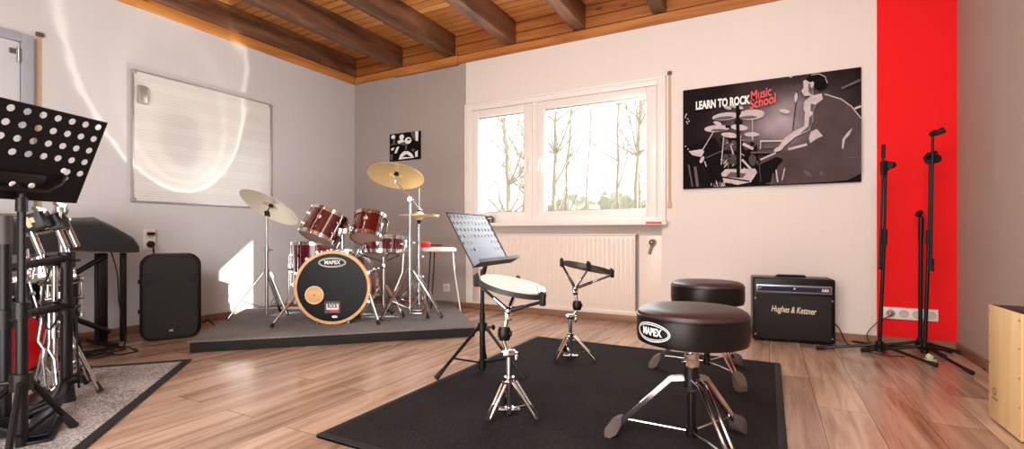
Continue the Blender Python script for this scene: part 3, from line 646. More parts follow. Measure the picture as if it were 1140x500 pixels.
# ================================================================ DRUM KIT ON THE RISER
# bass drum
S = Spot(370, 3.68, RZ)
bd = thing('bass_drum', 'dark red bass drum with black front head standing on the riser', 'drum', S.loc, TH + math.radians(6.5))
RB = 0.272; hz = 0.283
Mx = frame((0, 0, hz), (0, -1, 0), (1, 0, 0))     # +z of this frame faces the room
k = MB(); k.lathe([(RB - 0.008, -0.02), (RB - 0.002, -0.02), (RB - 0.002, -0.43), (RB - 0.008, -0.43)], Mx, 56); k.build('shell', M['redshell'], bd)
k = MB(); k.lathe([(0, -0.012), (RB - 0.004, -0.012), (RB - 0.004, -0.02), (0, -0.02)], Mx, 56); k.build('front_head', M['blackhead'], bd)
k = MB(); k.lathe([(0, -0.435), (RB - 0.004, -0.435), (RB - 0.004, -0.427), (0, -0.427)], Mx, 56); k.build('batter_head', M['clearhead'], bd)
for z0 in (0.0, -0.41):
    k = MB(); k.lathe([(RB - 0.012, z0), (RB + 0.010, z0), (RB + 0.010, z0 - 0.04), (RB - 0.006, z0 - 0.04), (RB - 0.012, z0)], Mx, 60); k.build('hoop', M['hoopwood' if z0 == 0 else 'chrome'], bd)
for i in range(8):
    a = 2 * PI * (i + 0.5) / 8; ca, sa = math.cos(a), math.sin(a); k = MB()
    k.tube(Mx @ Vector(((RB + .02) * ca, (RB + .02) * sa, 0.0)), Mx @ Vector(((RB + .02) * ca, (RB + .02) * sa, -0.45)), 0.004, n=6)
    for z in (-0.12, -0.31): k.tube(Mx @ Vector((RB * ca * .98, RB * sa * .98, z)), Mx @ Vector(((RB + .026) * ca, (RB + .026) * sa, z)), 0.016, 0.012, 10)
    for z in (-0.012, -0.435): k.box(Mx @ Vector(((RB + .018) * ca, (RB + .018) * sa, z)), (0.03, 0.024, 0.03), rot=(Mx.to_3x3() @ Matrix.Rotation(a, 3, 'Z')), bev=0.004, seg=1)
    k.build('lug', M['chrome'], bd)
def on_head(px, py): v = S.L(px, py, S.t); return v.x, v.z - hz
hx, hy = on_head(350.3, 328.5)
k = MB(); k.lathe([(0, -0.0105), (0.064, -0.0105), (0.064, -0.0095), (0, -0.0095)], Mx @ Matrix.Translation((hx, hy, 0)), 36); k.build('port_hole', M['hoopwood'], bd, 'round port showing pale wood')
k = MB(); k.lathe([(0.064, -0.011), (0.069, -0.011), (0.069, -0.007), (0.064, -0.007), (0.064, -0.011)], Mx @ Matrix.Translation((hx, hy, 0)), 36); k.build('port_ring', M['ink_cream'], bd)
k = MB(); k.tube(Mx @ Vector((hx, hy, -0.0095)), Mx @ Vector((hx, hy, -0.007)), 0.006); k.build('damper_knob', M['brubber'], bd)
hx, hy = on_head(369.5, 292.5); mapex_oval(bd, Mx @ Matrix.Translation((hx, hy, -0.0112)), 0.205, 0.075)
hx, hy = on_head(369.7, 342.3)
k = MB(); k.box(Mx @ Vector((hx, hy, -0.0112)), (0.115, 0.0012, 0.09)); st_ = k.build('sticker', M['pal2'], bd, 'grey rectangular sticker', smooth=0)
k = MB(); k.box(Mx @ Vector((hx, hy + 0.004, -0.0104)), (0.09, 0.0008, 0.045)); k.build('sticker_panel', M['ink_white'], st_, smooth=0)
text('sticker_lettering', 'ROCK', 0.042, M['pal4'], st_, Mx @ Matrix.Translation((hx, hy + 0.008, -0.0098)), sx=0.62, bold=0.0015)
k = MB(); k.box(Mx @ Vector((hx + 0.012, hy - 0.028, -0.0104)), (0.06, 0.0008, 0.018)); k.build('sticker_stripe', M['ink_red'], st_, smooth=0)
hx, hy = on_head(372, 353); k = MB(); k.flat(ellipse(hx, hy, 0.022, 0.009), Mx @ Matrix.Translation((0, 0, -0.011))); k.build('head_mark', M['ink_white'], bd, smooth=0)
# spurs
for (a, b_) in ((( -0.25, 0.06, hz - 0.02), (-0.40, -0.13, 0.014)), ((0.25, 0.06, hz - 0.02), (0.36, -0.09, 0.014))):
    k = MB(); k.tube(a, b_, 0.010, 0.008, 10); sp_ = k.build('spur', M['chrome'], bd)
    k = MB(); k.tube(Vector(b_) + (Vector(a) - Vector(b_)).normalized() * 0.03, b_, 0.013, 0.014, 10); k.build('rubber_foot', M['rubber'], sp_)
    k = MB(); k.box(a, (0.03, 0.07, 0.05), bev=0.006); k.build('spur_bracket', M['chrome'], bd)
# tom holder
tb = Vector((0.03, 0.20, hz + RB - 0.01))
k = MB(); k.box(tb, (0.07, 0.06, 0.03), bev=0.006); k.tube(tb, tb + Vector((0, 0, 0.19)), 0.012); k.box(tb + Vector((0, 0, 0.17)), (0.09, 0.045, 0.05), bev=0.008)
k.path([tb + Vector((-0.03, 0, 0.17)), tb + Vector((-0.085, -0.01, 0.185)), tb + Vector((-0.11, -0.01, 0.22))], 0.009); k.path([tb + Vector((0.03, 0, 0.17)), tb + Vector((0.075, -0.01, 0.18)), tb + Vector((0.10, -0.01, 0.215))], 0.009)
k.build('tom_holder', M['chrome'], bd)

# toms
S = Spot(353.5, 3.85, zof(266.5, 3.85))
t1 = thing('rack_tom', 'dark red tom mounted on the left above the bass drum', 'drum', S.loc)
drum(t1, (0, 0, 0), (0.34, 0.36, 0.87), 0.148, 0.23, 'redshell', 6)
k = MB(); k.box((0.175, 0.0, 0.06), (0.05, 0.05, 0.07), rot=(0, 0.4, 0), bev=0.008); k.build('mount_bracket', M['chrome'], t1)
S = Spot(408.5, 3.85, zof(266, 3.85))
t2 = thing('rack_tom', 'smaller red tom mounted on the right above the bass drum', 'drum', S.loc)
drum(t2, (0, 0, 0), (0.05, 0.45, 0.89), 0.124, 0.20, 'redshell', 6)
k = MB(); k.box((-0.14, 0.03, 0.07), (0.05, 0.05, 0.07), bev=0.008); k.build('mount_bracket', M['chrome'], t2)

# floor tom
S = Spot(352, 4.32, RZ)
ft = thing('floor_tom', 'dark red floor tom standing on chrome legs behind the bass drum', 'drum', S.loc)
drum(ft, (0, 0, 0.24), (0, 0, 1), 0.195, 0.38, 'redshell', 8)
for a in (200, 320, 80):
    ca, sa = math.cos(math.radians(a)), math.sin(math.radians(a)); k = MB()
    k.path([(0.222 * ca, 0.222 * sa, 0.5), (0.222 * ca, 0.222 * sa, 0.16), (0.25 * ca, 0.25 * sa, 0.08), (0.25 * ca, 0.25 * sa, 0.012)], 0.006, 8); k.box((0.212 * ca, 0.212 * sa, 0.40), (0.04, 0.04, 0.06), rot=(0, 0, math.radians(a)), bev=0.006); lg = k.build('leg', M['chrome'], ft)
    k = MB(); k.tube((0.25 * ca, 0.25 * sa, 0.0), (0.25 * ca, 0.25 * sa, 0.035), 0.013, 0.010); k.build('rubber_foot', M['rubber'], lg)

# snare on its stand
S = Spot(427, 4.06, RZ)
ss = thing('snare_stand', 'chrome snare stand holding the red snare drum on the riser', 'drum stand', S.loc)
k = MB(); k.tube((0, 0, 0.06), (0, 0, 0.40), 0.013); k.build('column', M['chrome'], ss)
k = MB(); k.tube((0, 0, 0.38), (0, 0, 0.50), 0.009); k.box((0, 0, 0.42), (0.04, 0.05, 0.04), bev=0.006)
for a in (90, 210, 330):
    ca, sa = math.cos(math.radians(a)), math.sin(math.radians(a))
    k.path([(0.01 * ca, 0.01 * sa, 0.46), (0.17 * ca, 0.17 * sa, 0.515), (0.192 * ca, 0.192 * sa, 0.525), (0.192 * ca, 0.192 * sa, 0.555)], 0.007, 8)
k.build('basket', M['chrome'], ss); collar(ss, (0, 0, 0.24), 0.02, 0.04)
tripod(ss, (0, 0, 0.26), [(0.21 * math.cos(math.radians(a)), 0.21 * math.sin(math.radians(a)), 0) for a in (215, 335, 95)], 0.006, True, low=(0, 0, 0.09))
sn = thing('snare_drum', 'red snare drum with chrome hoops beside the smaller tom', 'drum', at(427, 4.06, RZ + 0.535))
drum(sn, (0, 0, 0), (0.0, 0.08, 1), 0.172, 0.135, 'redshell', 10, hoop_w=0.032)
k = MB(); k.box((0.186, 0.02, 0.07), (0.03, 0.05, 0.08), bev=0.006); k.build('strainer', M['chrome'], sn)
k = MB(); k.path([(0.18, 0.0, 0.05), (0.17, -0.02, -0.03), (0.165, -0.03, -0.16), (0.13, -0.03, -0.25), (0.10, -0.03, -0.32)], 0.0045, 8); k.build('strap', M['ink_white'], sn)

# left crash on straight stand
S = Spot(297, 4.0, RZ)
cs = thing('cymbal_stand', 'chrome straight cymbal stand on the riser left of the bass drum', 'cymbal stand', S.loc)
ztop = zof(231, 4.0) - RZ
k = MB(); k.tube((0, 0, 0.03), (0, 0, 0.56), 0.0125); k.build('lower_tube', M['steel'], cs)
k = MB(); k.tube((0, 0, 0.55), (0, 0, ztop - 0.05), 0.0095); k.build('upper_tube', M['steel'], cs)
nrm = Vector((0.30, 0.47, 0.83)).normalized()
k = MB(); k.box((0, 0, ztop - 0.05), (0.03, 0.03, 0.045), bev=0.005); k.tube((0, 0, ztop - 0.04), Vector((0.018, 0.0, ztop)) + nrm * 0.07, 0.0045); k.path([(0.0, -0.02, ztop - 0.04), (0.03, -0.02, ztop - 0.045), (0.034, -0.02, ztop - 0.08)], 0.006); k.build('tilter', M['black'], cs)
collar(cs, (0, 0, 0.56), 0.019, 0.05, 'steel'); collar(cs, (0, 0, 0.38), 0.02, 0.04, 'steel', False)
tripod(cs, (0, 0, 0.375), [S.L(253, 357.5, 3.83) * Vector((1, 1, 0)).to_3d() if False else Vector((S.L(253, 357, 3.83).x, -0.17, 0)), Vector((0.16, 0.03, 0)), Vector((-0.02, 0.27, 0))], 0.0065, True, low=(0, 0, 0.08), mleg='steel')
cymbal('crash_cymbal', 'pale bronze crash cymbal tilted on the left stand before the grey wall', 0.25, 'bronze', at(301, 4.0, zof(230, 4.0)), Matrix.Rotation(TH, 3, 'Z') @ nrm)

# right crash on boom stand
S = Spot(456.5, 3.95, RZ)
bs = thing('boom_cymbal_stand', 'chrome boom cymbal stand on the riser right of the snare', 'cymbal stand', S.loc)
J = S.L(457, 222); C = S.L(441, 195, 3.9); nrm2 = Vector((0.05, 0.36, 0.93)).normalized()
k = MB(); k.tube((0, 0, 0.03), (0, 0, 0.62), 0.0125); k.build('lower_tube', M['chrome'], bs)
k = MB(); k.tube((0, 0, 0.60), (0, 0, J.z), 0.0095); k.build('upper_tube', M['chrome'], bs)
k = MB(); d = (C - J).normalized(); e0 = S.L(466, 232, 3.97)
k.tube(e0, C - nrm2 * 0.05, 0.0065); k.tube(C - nrm2 * 0.05, C + nrm2 * 0.07, 0.0045); k.box(C - nrm2 * 0.055, (0.022, 0.022, 0.03), bev=0.004); k.build('boom_arm', M['chrome'], bs)
k = MB(); k.ball(J, 0.028, 14, (1, 0.7, 1)); k.tube(J + Vector((0, -0.03, 0)), J + Vector((0, 0.03, 0)), 0.02); k.tube(J + Vector((0.02, -0.01, 0.01)), J + Vector((0.05, -0.02, 0.0)), 0.006); k.build('boom_joint', M['chrome'], bs)
collar(bs, (0, 0, 0.62), 0.019, 0.05); collar(bs, (0, 0, 0.385), 0.021, 0.05, wing=False)
tripod(bs, (0, 0, 0.39), [Vector((S.L(423, 359, 3.77).x, -0.16, 0)), Vector((S.L(491.5, 355, 3.90).x, -0.03, 0)), Vector((0.04, 0.26, 0))], 0.0065, True, low=(0, 0, 0.08))
cymbal('crash_cymbal', 'golden crash cymbal on the boom stand under the small picture', 0.226, 'bronze2', S.loc + Matrix.Rotation(TH, 3, 'Z') @ C, Matrix.Rotation(TH, 3, 'Z') @ nrm2)

# hi-hat
S = Spot(466.5, 4.12, RZ)
hs = thing('hi_hat_stand', 'chrome hi-hat stand with foot pedal behind the boom cymbal stand', 'cymbal stand', S.loc)
zh = zof(240, 4.12) - RZ
k = MB(); k.tube((0, 0, 0.05), (0, 0, zh - 0.06), 0.013); k.build('column', M['chrome'], hs)
k = MB(); k.tube((0, 0, zh - 0.07), (0, 0, zof(209, 4.12) - RZ), 0.004); k.build('pull_rod', M['chrome'], hs)
k = MB(); k.lathe([(0.004, 0), (0.02, 0), (0.014, -0.03), (0.012, -0.06), (0.004, -0.06)], Matrix.Translation((0, 0, zh - 0.025)), 14); k.build('seat_cup', M['rubber'], hs)
k = MB(); k.tube((0, 0, zh + 0.03), (0, 0, zh + 0.07), 0.012); k.tube((0, 0, zh + 0.05), (0.03, 0, zh + 0.05), 0.005); k.build('clutch', M['chrome'], hs)
collar(hs, (0, 0, 0.33), 0.021, 0.05); collar(hs, (0, 0, 0.5), 0.02, 0.04)
tripod(hs, (0, 0, 0.33), [(0.24 * math.cos(math.radians(a)), 0.24 * math.sin(math.radians(a)), 0) for a in (-62, 178, 58)], 0.006, True, low=(0, 0, 0.09))
k = MB(); k.box((-0.02, 0.13, 0.05), (0.085, 0.26, 0.012), rot=(0.12, 0, 0), bev=0.003); k.box((-0.02, 0.02, 0.01), (0.1, 0.06, 0.02), bev=0.003); k.build('foot_pedal', M['steel'], hs)
hl = at(466.5, 4.12, zof(240, 4.12))
cymbal('hi_hat_cymbal', 'upper bronze hi-hat cymbal of the closed pair', 0.172, 'bronze2', hl + Vector((0, 0, 0.006)), (0, 0.02, 1), 'hi-hat pair')
cymbal('hi_hat_cymbal', 'lower bronze hi-hat cymbal of the closed pair, bell down', 0.172, 'bronze2', hl - Vector((0, 0, 0.012)), (0.02, 0.0, -1), 'hi-hat pair')

# small stool at the far right of the riser
S = Spot(489, 4.3, RZ)
tt = thing('round_stool', 'small round stool with pink and white seat on thin legs behind the hi-hat', 'stool', S.loc)
k = MB(); zt = zof(276, 4.3) - RZ
k.lathe([(0, zt), (0.14, zt), (0.152, zt - 0.008), (0.152, zt - 0.026), (0.14, zt - 0.03), (0, zt - 0.03)], None, 32); k.build('seat', M['whitecloth'], tt)
for i, a in enumerate((0, 120, 240)):
    ca, sa = math.cos(math.radians(a)), math.sin(math.radians(a)); k = MB()
    k.path([(0.12 * ca, 0.12 * sa, zt - 0.03), (0.135 * ca, 0.135 * sa, zt - 0.2), (0.19 * ca, 0.15 * sa, 0.005)], 0.006, 8); k.build('leg', M['ink_white' if a == 0 else 'satin'], tt)
S2 = at(474, 4.28, zof(275, 4.3) + 0.001)
rb = thing('stick_bag', 'small bright red bundle lying on the pink and white stool', 'bag', S2)
k = MB(); k.box((0, 0, 0.02), (0.08, 0.07, 0.045), bev=0.015, seg=3); k.build('pouch', M['redcloth'], rb)
k = MB(); k.tube((0.02, 0, 0.014), (0.16, -0.03, 0.012), 0.011); k.build('rolled_end', M['redshell'], rb)

# ================================================================ LOUDSPEAKER, KEYBOARD
ang = math.atan2(0.32, 0.16)
pa = thing('loudspeaker', 'black moulded loudspeaker standing on the floor by the left wall', 'speaker', (-3.938, 1.766, 0), ang)
# local x along front edge (to its right), y = -90deg ... front faces -y
w, dp, hh = 0.37, 0.30, 0.625
def roundrect(w, h, r, n=6):
    pts = []
    for cx_, cy_, a0 in ((w - r, r, -90), (w - r, h - r, 0), (r, h - r, 90), (r, r, 180)):
        for i in range(n + 1):
            a = math.radians(a0 + 90 * i / n); pts.append((cx_ + r * math.cos(a), cy_ + r * math.sin(a)))
    return pts
k = MB(); MR = Matrix.Translation((0, 0, 0)) @ Matrix.Rotation(PI / 2, 4, 'X')
t = bmesh.new(); prev = None
for (ins, y) in ((0.02, 0.0), (0.0, 0.02), (0.0, 0.12), (0.0, 0.25), (0.03, 0.30)):
    ring = [t.verts.new((x + (0 if True else 0), y, z)) for x, z in [(ins + px_ * (w - 2 * ins) / w, max(0.0, ins * 0.6 + pz_ * (hh - 1.2 * ins) / hh)) for px_, pz_ in roundrect(w, hh, 0.08)]]
    if prev:
        for i in range(len(ring)): t.faces.new((prev[i], prev[(i + 1) % len(ring)], ring[(i + 1) % len(ring)], ring[i]))
    else: t.faces.new(ring)
    prev = ring
t.faces.new(prev); bmesh.ops.recalc_face_normals(t, faces=t.faces); k.merge(t); k.build('cabinet', M['plastic'], pa)
# grille with waisted sides
pts = [(0.045, 0.03), (w - 0.045, 0.03), (w - 0.03, 0.05), (w - 0.03, 0.40), (w - 0.075, 0.415), (w - 0.075, 0.455), (w - 0.03, 0.475), (w - 0.035, 0.555), (w - 0.07, 0.59), (0.07, 0.59), (0.035, 0.555), (0.03, 0.475), (0.085, 0.455), (0.085, 0.415), (0.03, 0.385), (0.03, 0.05)]
k = MB(); k.prism(pts, 0.012, Matrix.Translation((0, 0.004, 0)) @ Matrix.Rotation(PI / 2, 4, 'X')); k.build('front_grille', M['grille'], pa)
for x0_, x1_ in ((0.022, 0.082), (w - 0.072, w - 0.022)):
    k = MB()
    for z in (0.406, 0.418, 0.430, 0.442, 0.454): k.box(((x0_ + x1_) / 2, -0.004, z), (x1_ - x0_ + 0.012, 0.014, 0.006))
    k.build('bass_port', M['black'], pa)
k = MB(); k.box((w / 2, -0.009, 0.07), (0.022, 0.004, 0.012)); k.build('badge', M['steel'], pa)
k = MB(); k.box((-0.006, 0.17, 0.42), (0.02, 0.03, 0.03), bev=0.004); k.box((-0.006, 0.17, 0.2), (0.02, 0.03, 0.03), bev=0.004); k.build('side_connector', M['rubber'], pa)
for x in (0.08, w - 0.08):
    k = MB(); k.tube((x, 0.06, 0), (x, 0.06, 0.012), 0.015); k.build('foot', M['rubber'], pa)

kb = thing('covered_keyboard', 'keyboard under a black dust cover beside the left wall', 'keyboard', (-4.10, 1.20, 0.655), 0)
k = MB(); t = bmesh.new()
sec = [(-0.17, 0.0), (-0.175, 0.09), (-0.12, 0.17), (0.02, 0.19), (0.14, 0.15), (0.165, 0.08), (0.165, 0.0)]
prev = None
ys = [(-0.52, 0.6), (-0.48, 1.0), (-0.25, 1.2), (0.0, 1.14), (0.15, 1.18), (0.28, 1.2), (0.36, 1.24), (0.40, 1.12), (0.47, 0.92), (0.54, 0.62), (0.565, 0.36)]
for y, sc in ys:
    ring = [t.verts.new((x * (1 if z < 0.1 else 0.96), y, max(0, z * sc) if z > 0.001 else 0.0 + (0.012 * math.sin(y * 9)))) for x, z in sec]
    if prev:
        for i in range(len(ring) - 1): t.faces.new((prev[i], prev[i + 1], ring[i + 1], ring[i]))
        t.faces.new((prev[-1], prev[0], ring[0], ring[-1]))
    else: t.faces.new(ring)
    prev = ring
t.faces.new(prev); bmesh.ops.recalc_face_normals(t, faces=t.faces); k.merge(t); k.build('dust_cover', M['cloth'], kb, smooth=50)
ks = thing('keyboard_stand', 'black column and cross braced stand carrying the covered keyboard', 'stand', (-4.08, 1.20, 0), 0)
for y in (-0.36, 0.40):
    k = MB(); k.box((0, y, 0.33), (0.07, 0.055, 0.62), bev=0.006); k.build('column', M['black'], ks)
    k = MB(); k.box((0.02, y, 0.025), (0.36, 0.05, 0.03), bev=0.008); k.build('base_foot', M['black'], ks)
k = MB(); k.box((0.07, 0.50, 0.33), (0.032, 0.032, 0.62), bev=0.004); k.build('support_bar', M['black'], ks)
for a, b_ in (((0.05, -0.38, 0.10), (0.05, 0.40, 0.62)), ((0.075, -0.38, 0.60), (0.075, 0.42, 0.10))):
    k = MB(); k.tube(a, b_, 0.017); k.build('cross_brace', M['black'], ks)

# ================================================================ MUSIC STANDS
def perforated(name, mats, root, Mx, nx, ny, p, hole_r, holes, tray=0.05, rim=0.0, lab=None):
    t = bmesh.new(); w_, h_ = nx * p, ny * p; cache = {}
    def V(x, y):
        key = (round(x, 5), round(y, 5))
        if key not in cache: cache[key] = t.verts.new((x, y, 0))
        return cache[key]
    for i in range(nx):
        for j in range(ny):
            x0_, y0_ = -w_ / 2 + i * p, j * p; cx_, cy_ = x0_ + p / 2, y0_ + p / 2
            if (i, j) in holes:
                sq = []; ci = []
                for q in range(16):
                    a = 2 * PI * q / 16 + PI / 4; c_, s_ = math.cos(a), math.sin(a); f = (p / 2) / max(abs(c_), abs(s_))
                    sq.append(V(cx_ + f * c_, cy_ + f * s_)); ci.append(t.verts.new((cx_ + hole_r * c_, cy_ + hole_r * s_, 0)))
                for q in range(16): t.faces.new((sq[q], sq[(q + 1) % 16], ci[(q + 1) % 16], ci[q]))
            else:
                sq = []
                for q in range(16):
                    a = 2 * PI * q / 16 + PI / 4; c_, s_ = math.cos(a), math.sin(a); f = (p / 2) / max(abs(c_), abs(s_))
                    sq.append(V(cx_ + f * c_, cy_ + f * s_))
                t.faces.new(sq)
    r = bmesh.ops.extrude_face_region(t, geom=list(t.faces)); bmesh.ops.translate(t, vec=(0, 0, -0.002), verts=[g for g in r['geom'] if isinstance(g, bmesh.types.BMVert)])
    bmesh.ops.recalc_face_normals(t, faces=t.faces)
    k = MB(); k.merge(t, Mx); return k.build(name, mats, root, lab, smooth=25)

def full_holes(nx, ny, rows_full):
    hs_ = set()
    for i in range(nx):
        for j in range(ny):
            if j >= ny - rows_full or i < 2 or i >= nx - 2: hs_.add((i, j))
    return hs_

# centre stand : desk edge direction 23 deg right of forward, leaning to the left
S = Spot(537, 2.68)
ms = thing('music_stand', 'grey blue faced perforated music stand on the black carpet edge', 'music stand', S.loc)
phi = math.radians(24)
dE = Vector((math.sin(phi), math.cos(phi), 0)); nH = Vector((math.cos(phi), -math.sin(phi), 0))   # nH to the right = reader side
lean = math.radians(30)
up = (-nH * math.sin(lean) + Vector((0, 0, 1)) * math.cos(lean)).normalized(); nrm = (nH * math.cos(lean) + Vector((0, 0, 1)) * math.sin(lean)).normalized()
Cd = S.L(534.5, 266.5, 2.68)
nx, ny, p = 11, 8, 0.0405
org = Cd - up * (ny * p / 2 + 0.0)
Mx = Matrix(((dE.x, up.x, nrm.x, org.x), (dE.y, up.y, nrm.y, org.y), (dE.z, up.z, nrm.z, org.z), (0, 0, 0, 1)))
hs_ = set()
for j in range(2, 7):
    for i in range(nx):
        if j >= 4 or i < 3 or i >= nx - 3: hs_.add((i, j))
if True: hs_ |= {(i, 7) for i in range(nx)}
desk = perforated('desk_plate', M['deskblue'], ms, Mx, nx, ny, p, 0.0105, hs_)
k = MB(); w_ = nx * p
def LM(x, y, z): return Mx @ Vector((x, y, z))
k.path([LM(-w_ / 2, 0, 0), LM(-w_ / 2, ny * p, 0), LM(w_ / 2, ny * p, 0), LM(w_ / 2, 0, 0)], 0.0035, 6); k.build('desk_rim', M['black'], desk)
k = MB(); R3 = Mx.to_3x3()
k.box(LM(0, 0, 0.03), (w_ + 0.03, 0.003, 0.06), rot=R3); k.box(LM(0, 0.008, 0.06), (w_ + 0.05, 0.02, 0.003), rot=R3); k.build('tray', M['black'], ms, 'black tray lip')
zt = zof(300, 2.68)
k = MB(); k.box(LM(0, 0.10, -0.02), (0.12, 0.07, 0.03), rot=R3, bev=0.004); k.path([LM(0, 0.08, -0.03), (0.02, 0, zt + 0.03), (0, 0, zt - 0.04)], 0.013); k.build('tilt_bracket', M['black'], ms)
k = MB(); k.tube((0, 0, 0.02), (0, 0, 0.34), 0.0155); k.build('lower_tube', M['satin'], ms)
k = MB(); k.tube((0, 0, 0.3), (0, 0, zt), 0.0115); k.build('upper_tube', M['satin'], ms)
zh = zof(364, 2.68)
k = MB(); k.tube((0, 0, zh - 0.02), (0, 0, zh + 0.025), 0.027); k.tube((0, 0, zh), (0.06, -0.01, zh), 0.007); k.ball((0.062, -0.01, zh), 0.017, 12, (0.6, 1, 1)); k.build('hub', M['black'], ms)
fl = [Vector((-0.235, -0.14, 0)), Vector((0.228, -0.14, 0)), Vector((0.0, 0.26, 0))]
tripod(ms, (0, 0, zh), fl, 0.009, low=(0, 0, 0.06), mleg='satin', foot_r=0.014, foot_len=0.06)
k = MB(); k.tube((0, 0, 0.03), (0, 0, 0.075), 0.022); k.build('lower_collar', M['black'], ms)

# left foreground stand, seen from behind its desk
S = Spot(24, 1.74)
ml = thing('music_stand', 'black perforated music stand at the left edge of the photo, seen from behind', 'music stand', S.loc)
phi = math.radians(7)
dE = Vector((math.sin(phi), math.cos(phi), 0)); nH = Vector((math.cos(phi), -math.sin(phi), 0))
lean = math.radians(24)
up = (nH * math.sin(lean) + Vector((0, 0, 1)) * math.cos(lean)).normalized(); back = (nH * math.cos(lean) - Vector((0, 0, 1)) * math.sin(lean)).normalized()
nx, ny, p = 10, 7, 0.05
# lower right corner of the desk at pixel (83,226), right end 1.95 m away
cr = S.L(84, 226, 1.95); org = cr - dE * (nx * p / 2)
Mx = Matrix(((dE.x, up.x, back.x, org.x), (dE.y, up.y, back.y, org.y), (dE.z, up.z, back.z, org.z), (0, 0, 0, 1)))
hs_ = set()
for i in range(nx):
    for j in range(1, ny):
        if j >= 3 or (i < 2 or i >= nx - 2) and j == 2: hs_.add((i, j))
desk = perforated('desk_plate', M['deskblack'], ml, Mx, nx, ny, p, 0.0125, hs_)
k = MB(); R3 = Mx.to_3x3()
def LM(x, y, z): return Mx @ Vector((x, y, z))
w_ = nx * p
k.path([LM(-w_ / 2, 0, 0), LM(-w_ / 2, ny * p, 0), LM(w_ / 2, ny * p, 0), LM(w_ / 2, 0, 0)], 0.004, 6); k.build('desk_rim', M['black'], desk)
k = MB(); k.box(LM(0, 0.0, -0.03), (w_, 0.003, 0.06), rot=R3); k.build('tray', M['black'], ml)
k = MB(); k.box(LM(0.0, 0.075, 0.008), (0.2, 0.06, 0.012), rot=R3, bev=0.003); k.path([LM(-0.13, 0.06, 0.006), LM(-0.1, 0.05, 0.03), LM(0.1, 0.05, 0.03), LM(0.15, 0.08, 0.02), LM(0.17, 0.11, 0.004)], 0.008); brk = k.build('tilt_bracket', M['black'], ml)
for x, y in ((-0.06, 0.062), (0.0, 0.062), (0.06, 0.062), (0.16, 0.13), (0.175, 0.10)):
    k = MB(); k.lathe([(0, 0.004), (0.009, 0.003), (0.011, 0)], Mx @ Matrix.Translation((x, y, 0.0145 if x < 0.1 else 0.001)), 12); k.build('screw', M['screw'], brk)
zt = LM(0, 0.05, 0).z
px_, py_ = 0.0, 0.0
k = MB(); k.tube((0, 0, 0.0), (0, 0, 0.5), 0.0175); k.build('lower_tube', M['satin'], ml)
k = MB(); k.path([(0, 0, 0.48), (0, 0, zt - 0.02), LM(0, 0.06, 0.012)], 0.0125); k.build('upper_tube', M['satin'], ml)
collar(ml, (0, 0, 0.5), 0.024, 0.06, 'black'); collar(ml, (0, 0, zof(228, 1.74)), 0.017, 0.05, 'black', False)
zh = zof(425, 1.74)
k = MB(); k.tube((0, 0, zh - 0.03), (0, 0, zh + 0.03), 0.032); k.tube((0, 0, zh), (-0.05, -0.03, zh), 0.008); k.build('hub', M['black'], ml)
tripod(ml, (0, 0, zh), [Vector((S.L(82, 478, 1.91).x, 0.17, 0)), Vector((0.17, -0.22, 0)), Vector((-0.26, 0.0, 0))], 0.0105, low=(0, 0, 0.05), mleg='satin', foot_r=0.016, foot_len=0.07)

# ================================================================ PRACTICE PADS
def pad_stand(S, lab_s, tz, hubz, basket, ends, feet):
    r = thing('pad_stand', lab_s, 'drum stand', S.loc, TH, 'practice pad stands')
    k = MB(); k.tube((0, 0, hubz - 0.13), (0, 0, hubz + 0.13), 0.0125); k.build('column', M['chrome'], r)
    k = MB(); k.tube((0, 0, hubz + 0.1), tz - Vector((0.004, 0, 0.03)), 0.009); k.build('upper_tube', M['chrome'], r)
    k = MB(); k.box((0, -0.012, hubz + 0.12), (0.05, 0.035, 0.03), bev=0.004); k.tube((-0.03, -0.01, hubz + 0.125), (0.035, -0.02, hubz + 0.125), 0.006); k.box((0.03, -0.02, hubz + 0.10), (0.012, 0.012, 0.03), bev=0.003); k.build('height_clamp', M['chrome'], r)
    k = MB(); k.lathe([(0, -0.03), (0.022, -0.028), (0.028, -0.012), (0.028, 0.012), (0.022, 0.028), (0, 0.03)], Matrix.Translation(tz), 18); k.tube(tz, tz + Vector((0.03, -0.01, 0.0)), 0.01); k.build('tilter', M['black'], r)
    k = MB(); k.tube(tz, basket, 0.010, n=10); k.ball(basket, 0.02); k.box(basket + Vector((0, 0, -0.02)), (0.03, 0.028, 0.04), bev=0.005); k.build('basket_hub', M['chrome'], r)
    for e_ in ends:
        d_ = (e_ - basket); k = MB(); k.tube(basket, basket + d_ * 0.45, 0.010, 0.009, 10); k.tube(basket + d_ * 0.4, e_, 0.0068, n=8); arm = k.build('basket_arm', M['chrome'], r)
        k = MB(); u_ = d_.normalized(); k.box(e_ + Vector((0, 0, 0.008)), (0.022, 0.022, 0.05), rot=(0, 0, math.atan2(d_.y, d_.x)), bev=0.005); k.tube(e_ + Vector((0, 0, 0.03)) , e_ + Vector((-d_.x * 0.06, -d_.y * 0.06, 0.034)), 0.009); k.build('rubber_grip', M['rubber'], arm)
    collar(r, (0, 0, hubz), 0.022, 0.035, wing=True, wd=(-0.6, -1, 0))
    tripod(r, (0, 0, hubz), feet, 0.0065, True, low=(0, 0, hubz - 0.115), foot_r=0.013, foot_len=0.06)
    k = MB(); k.tube((0, 0, hubz - 0.135), (0, 0, hubz - 0.11), 0.02); k.tube((-0.045, -0.012, hubz - 0.118), (0.045, -0.012, hubz - 0.118), 0.007); k.build('lower_collar', M['chrome'], r)
    return r
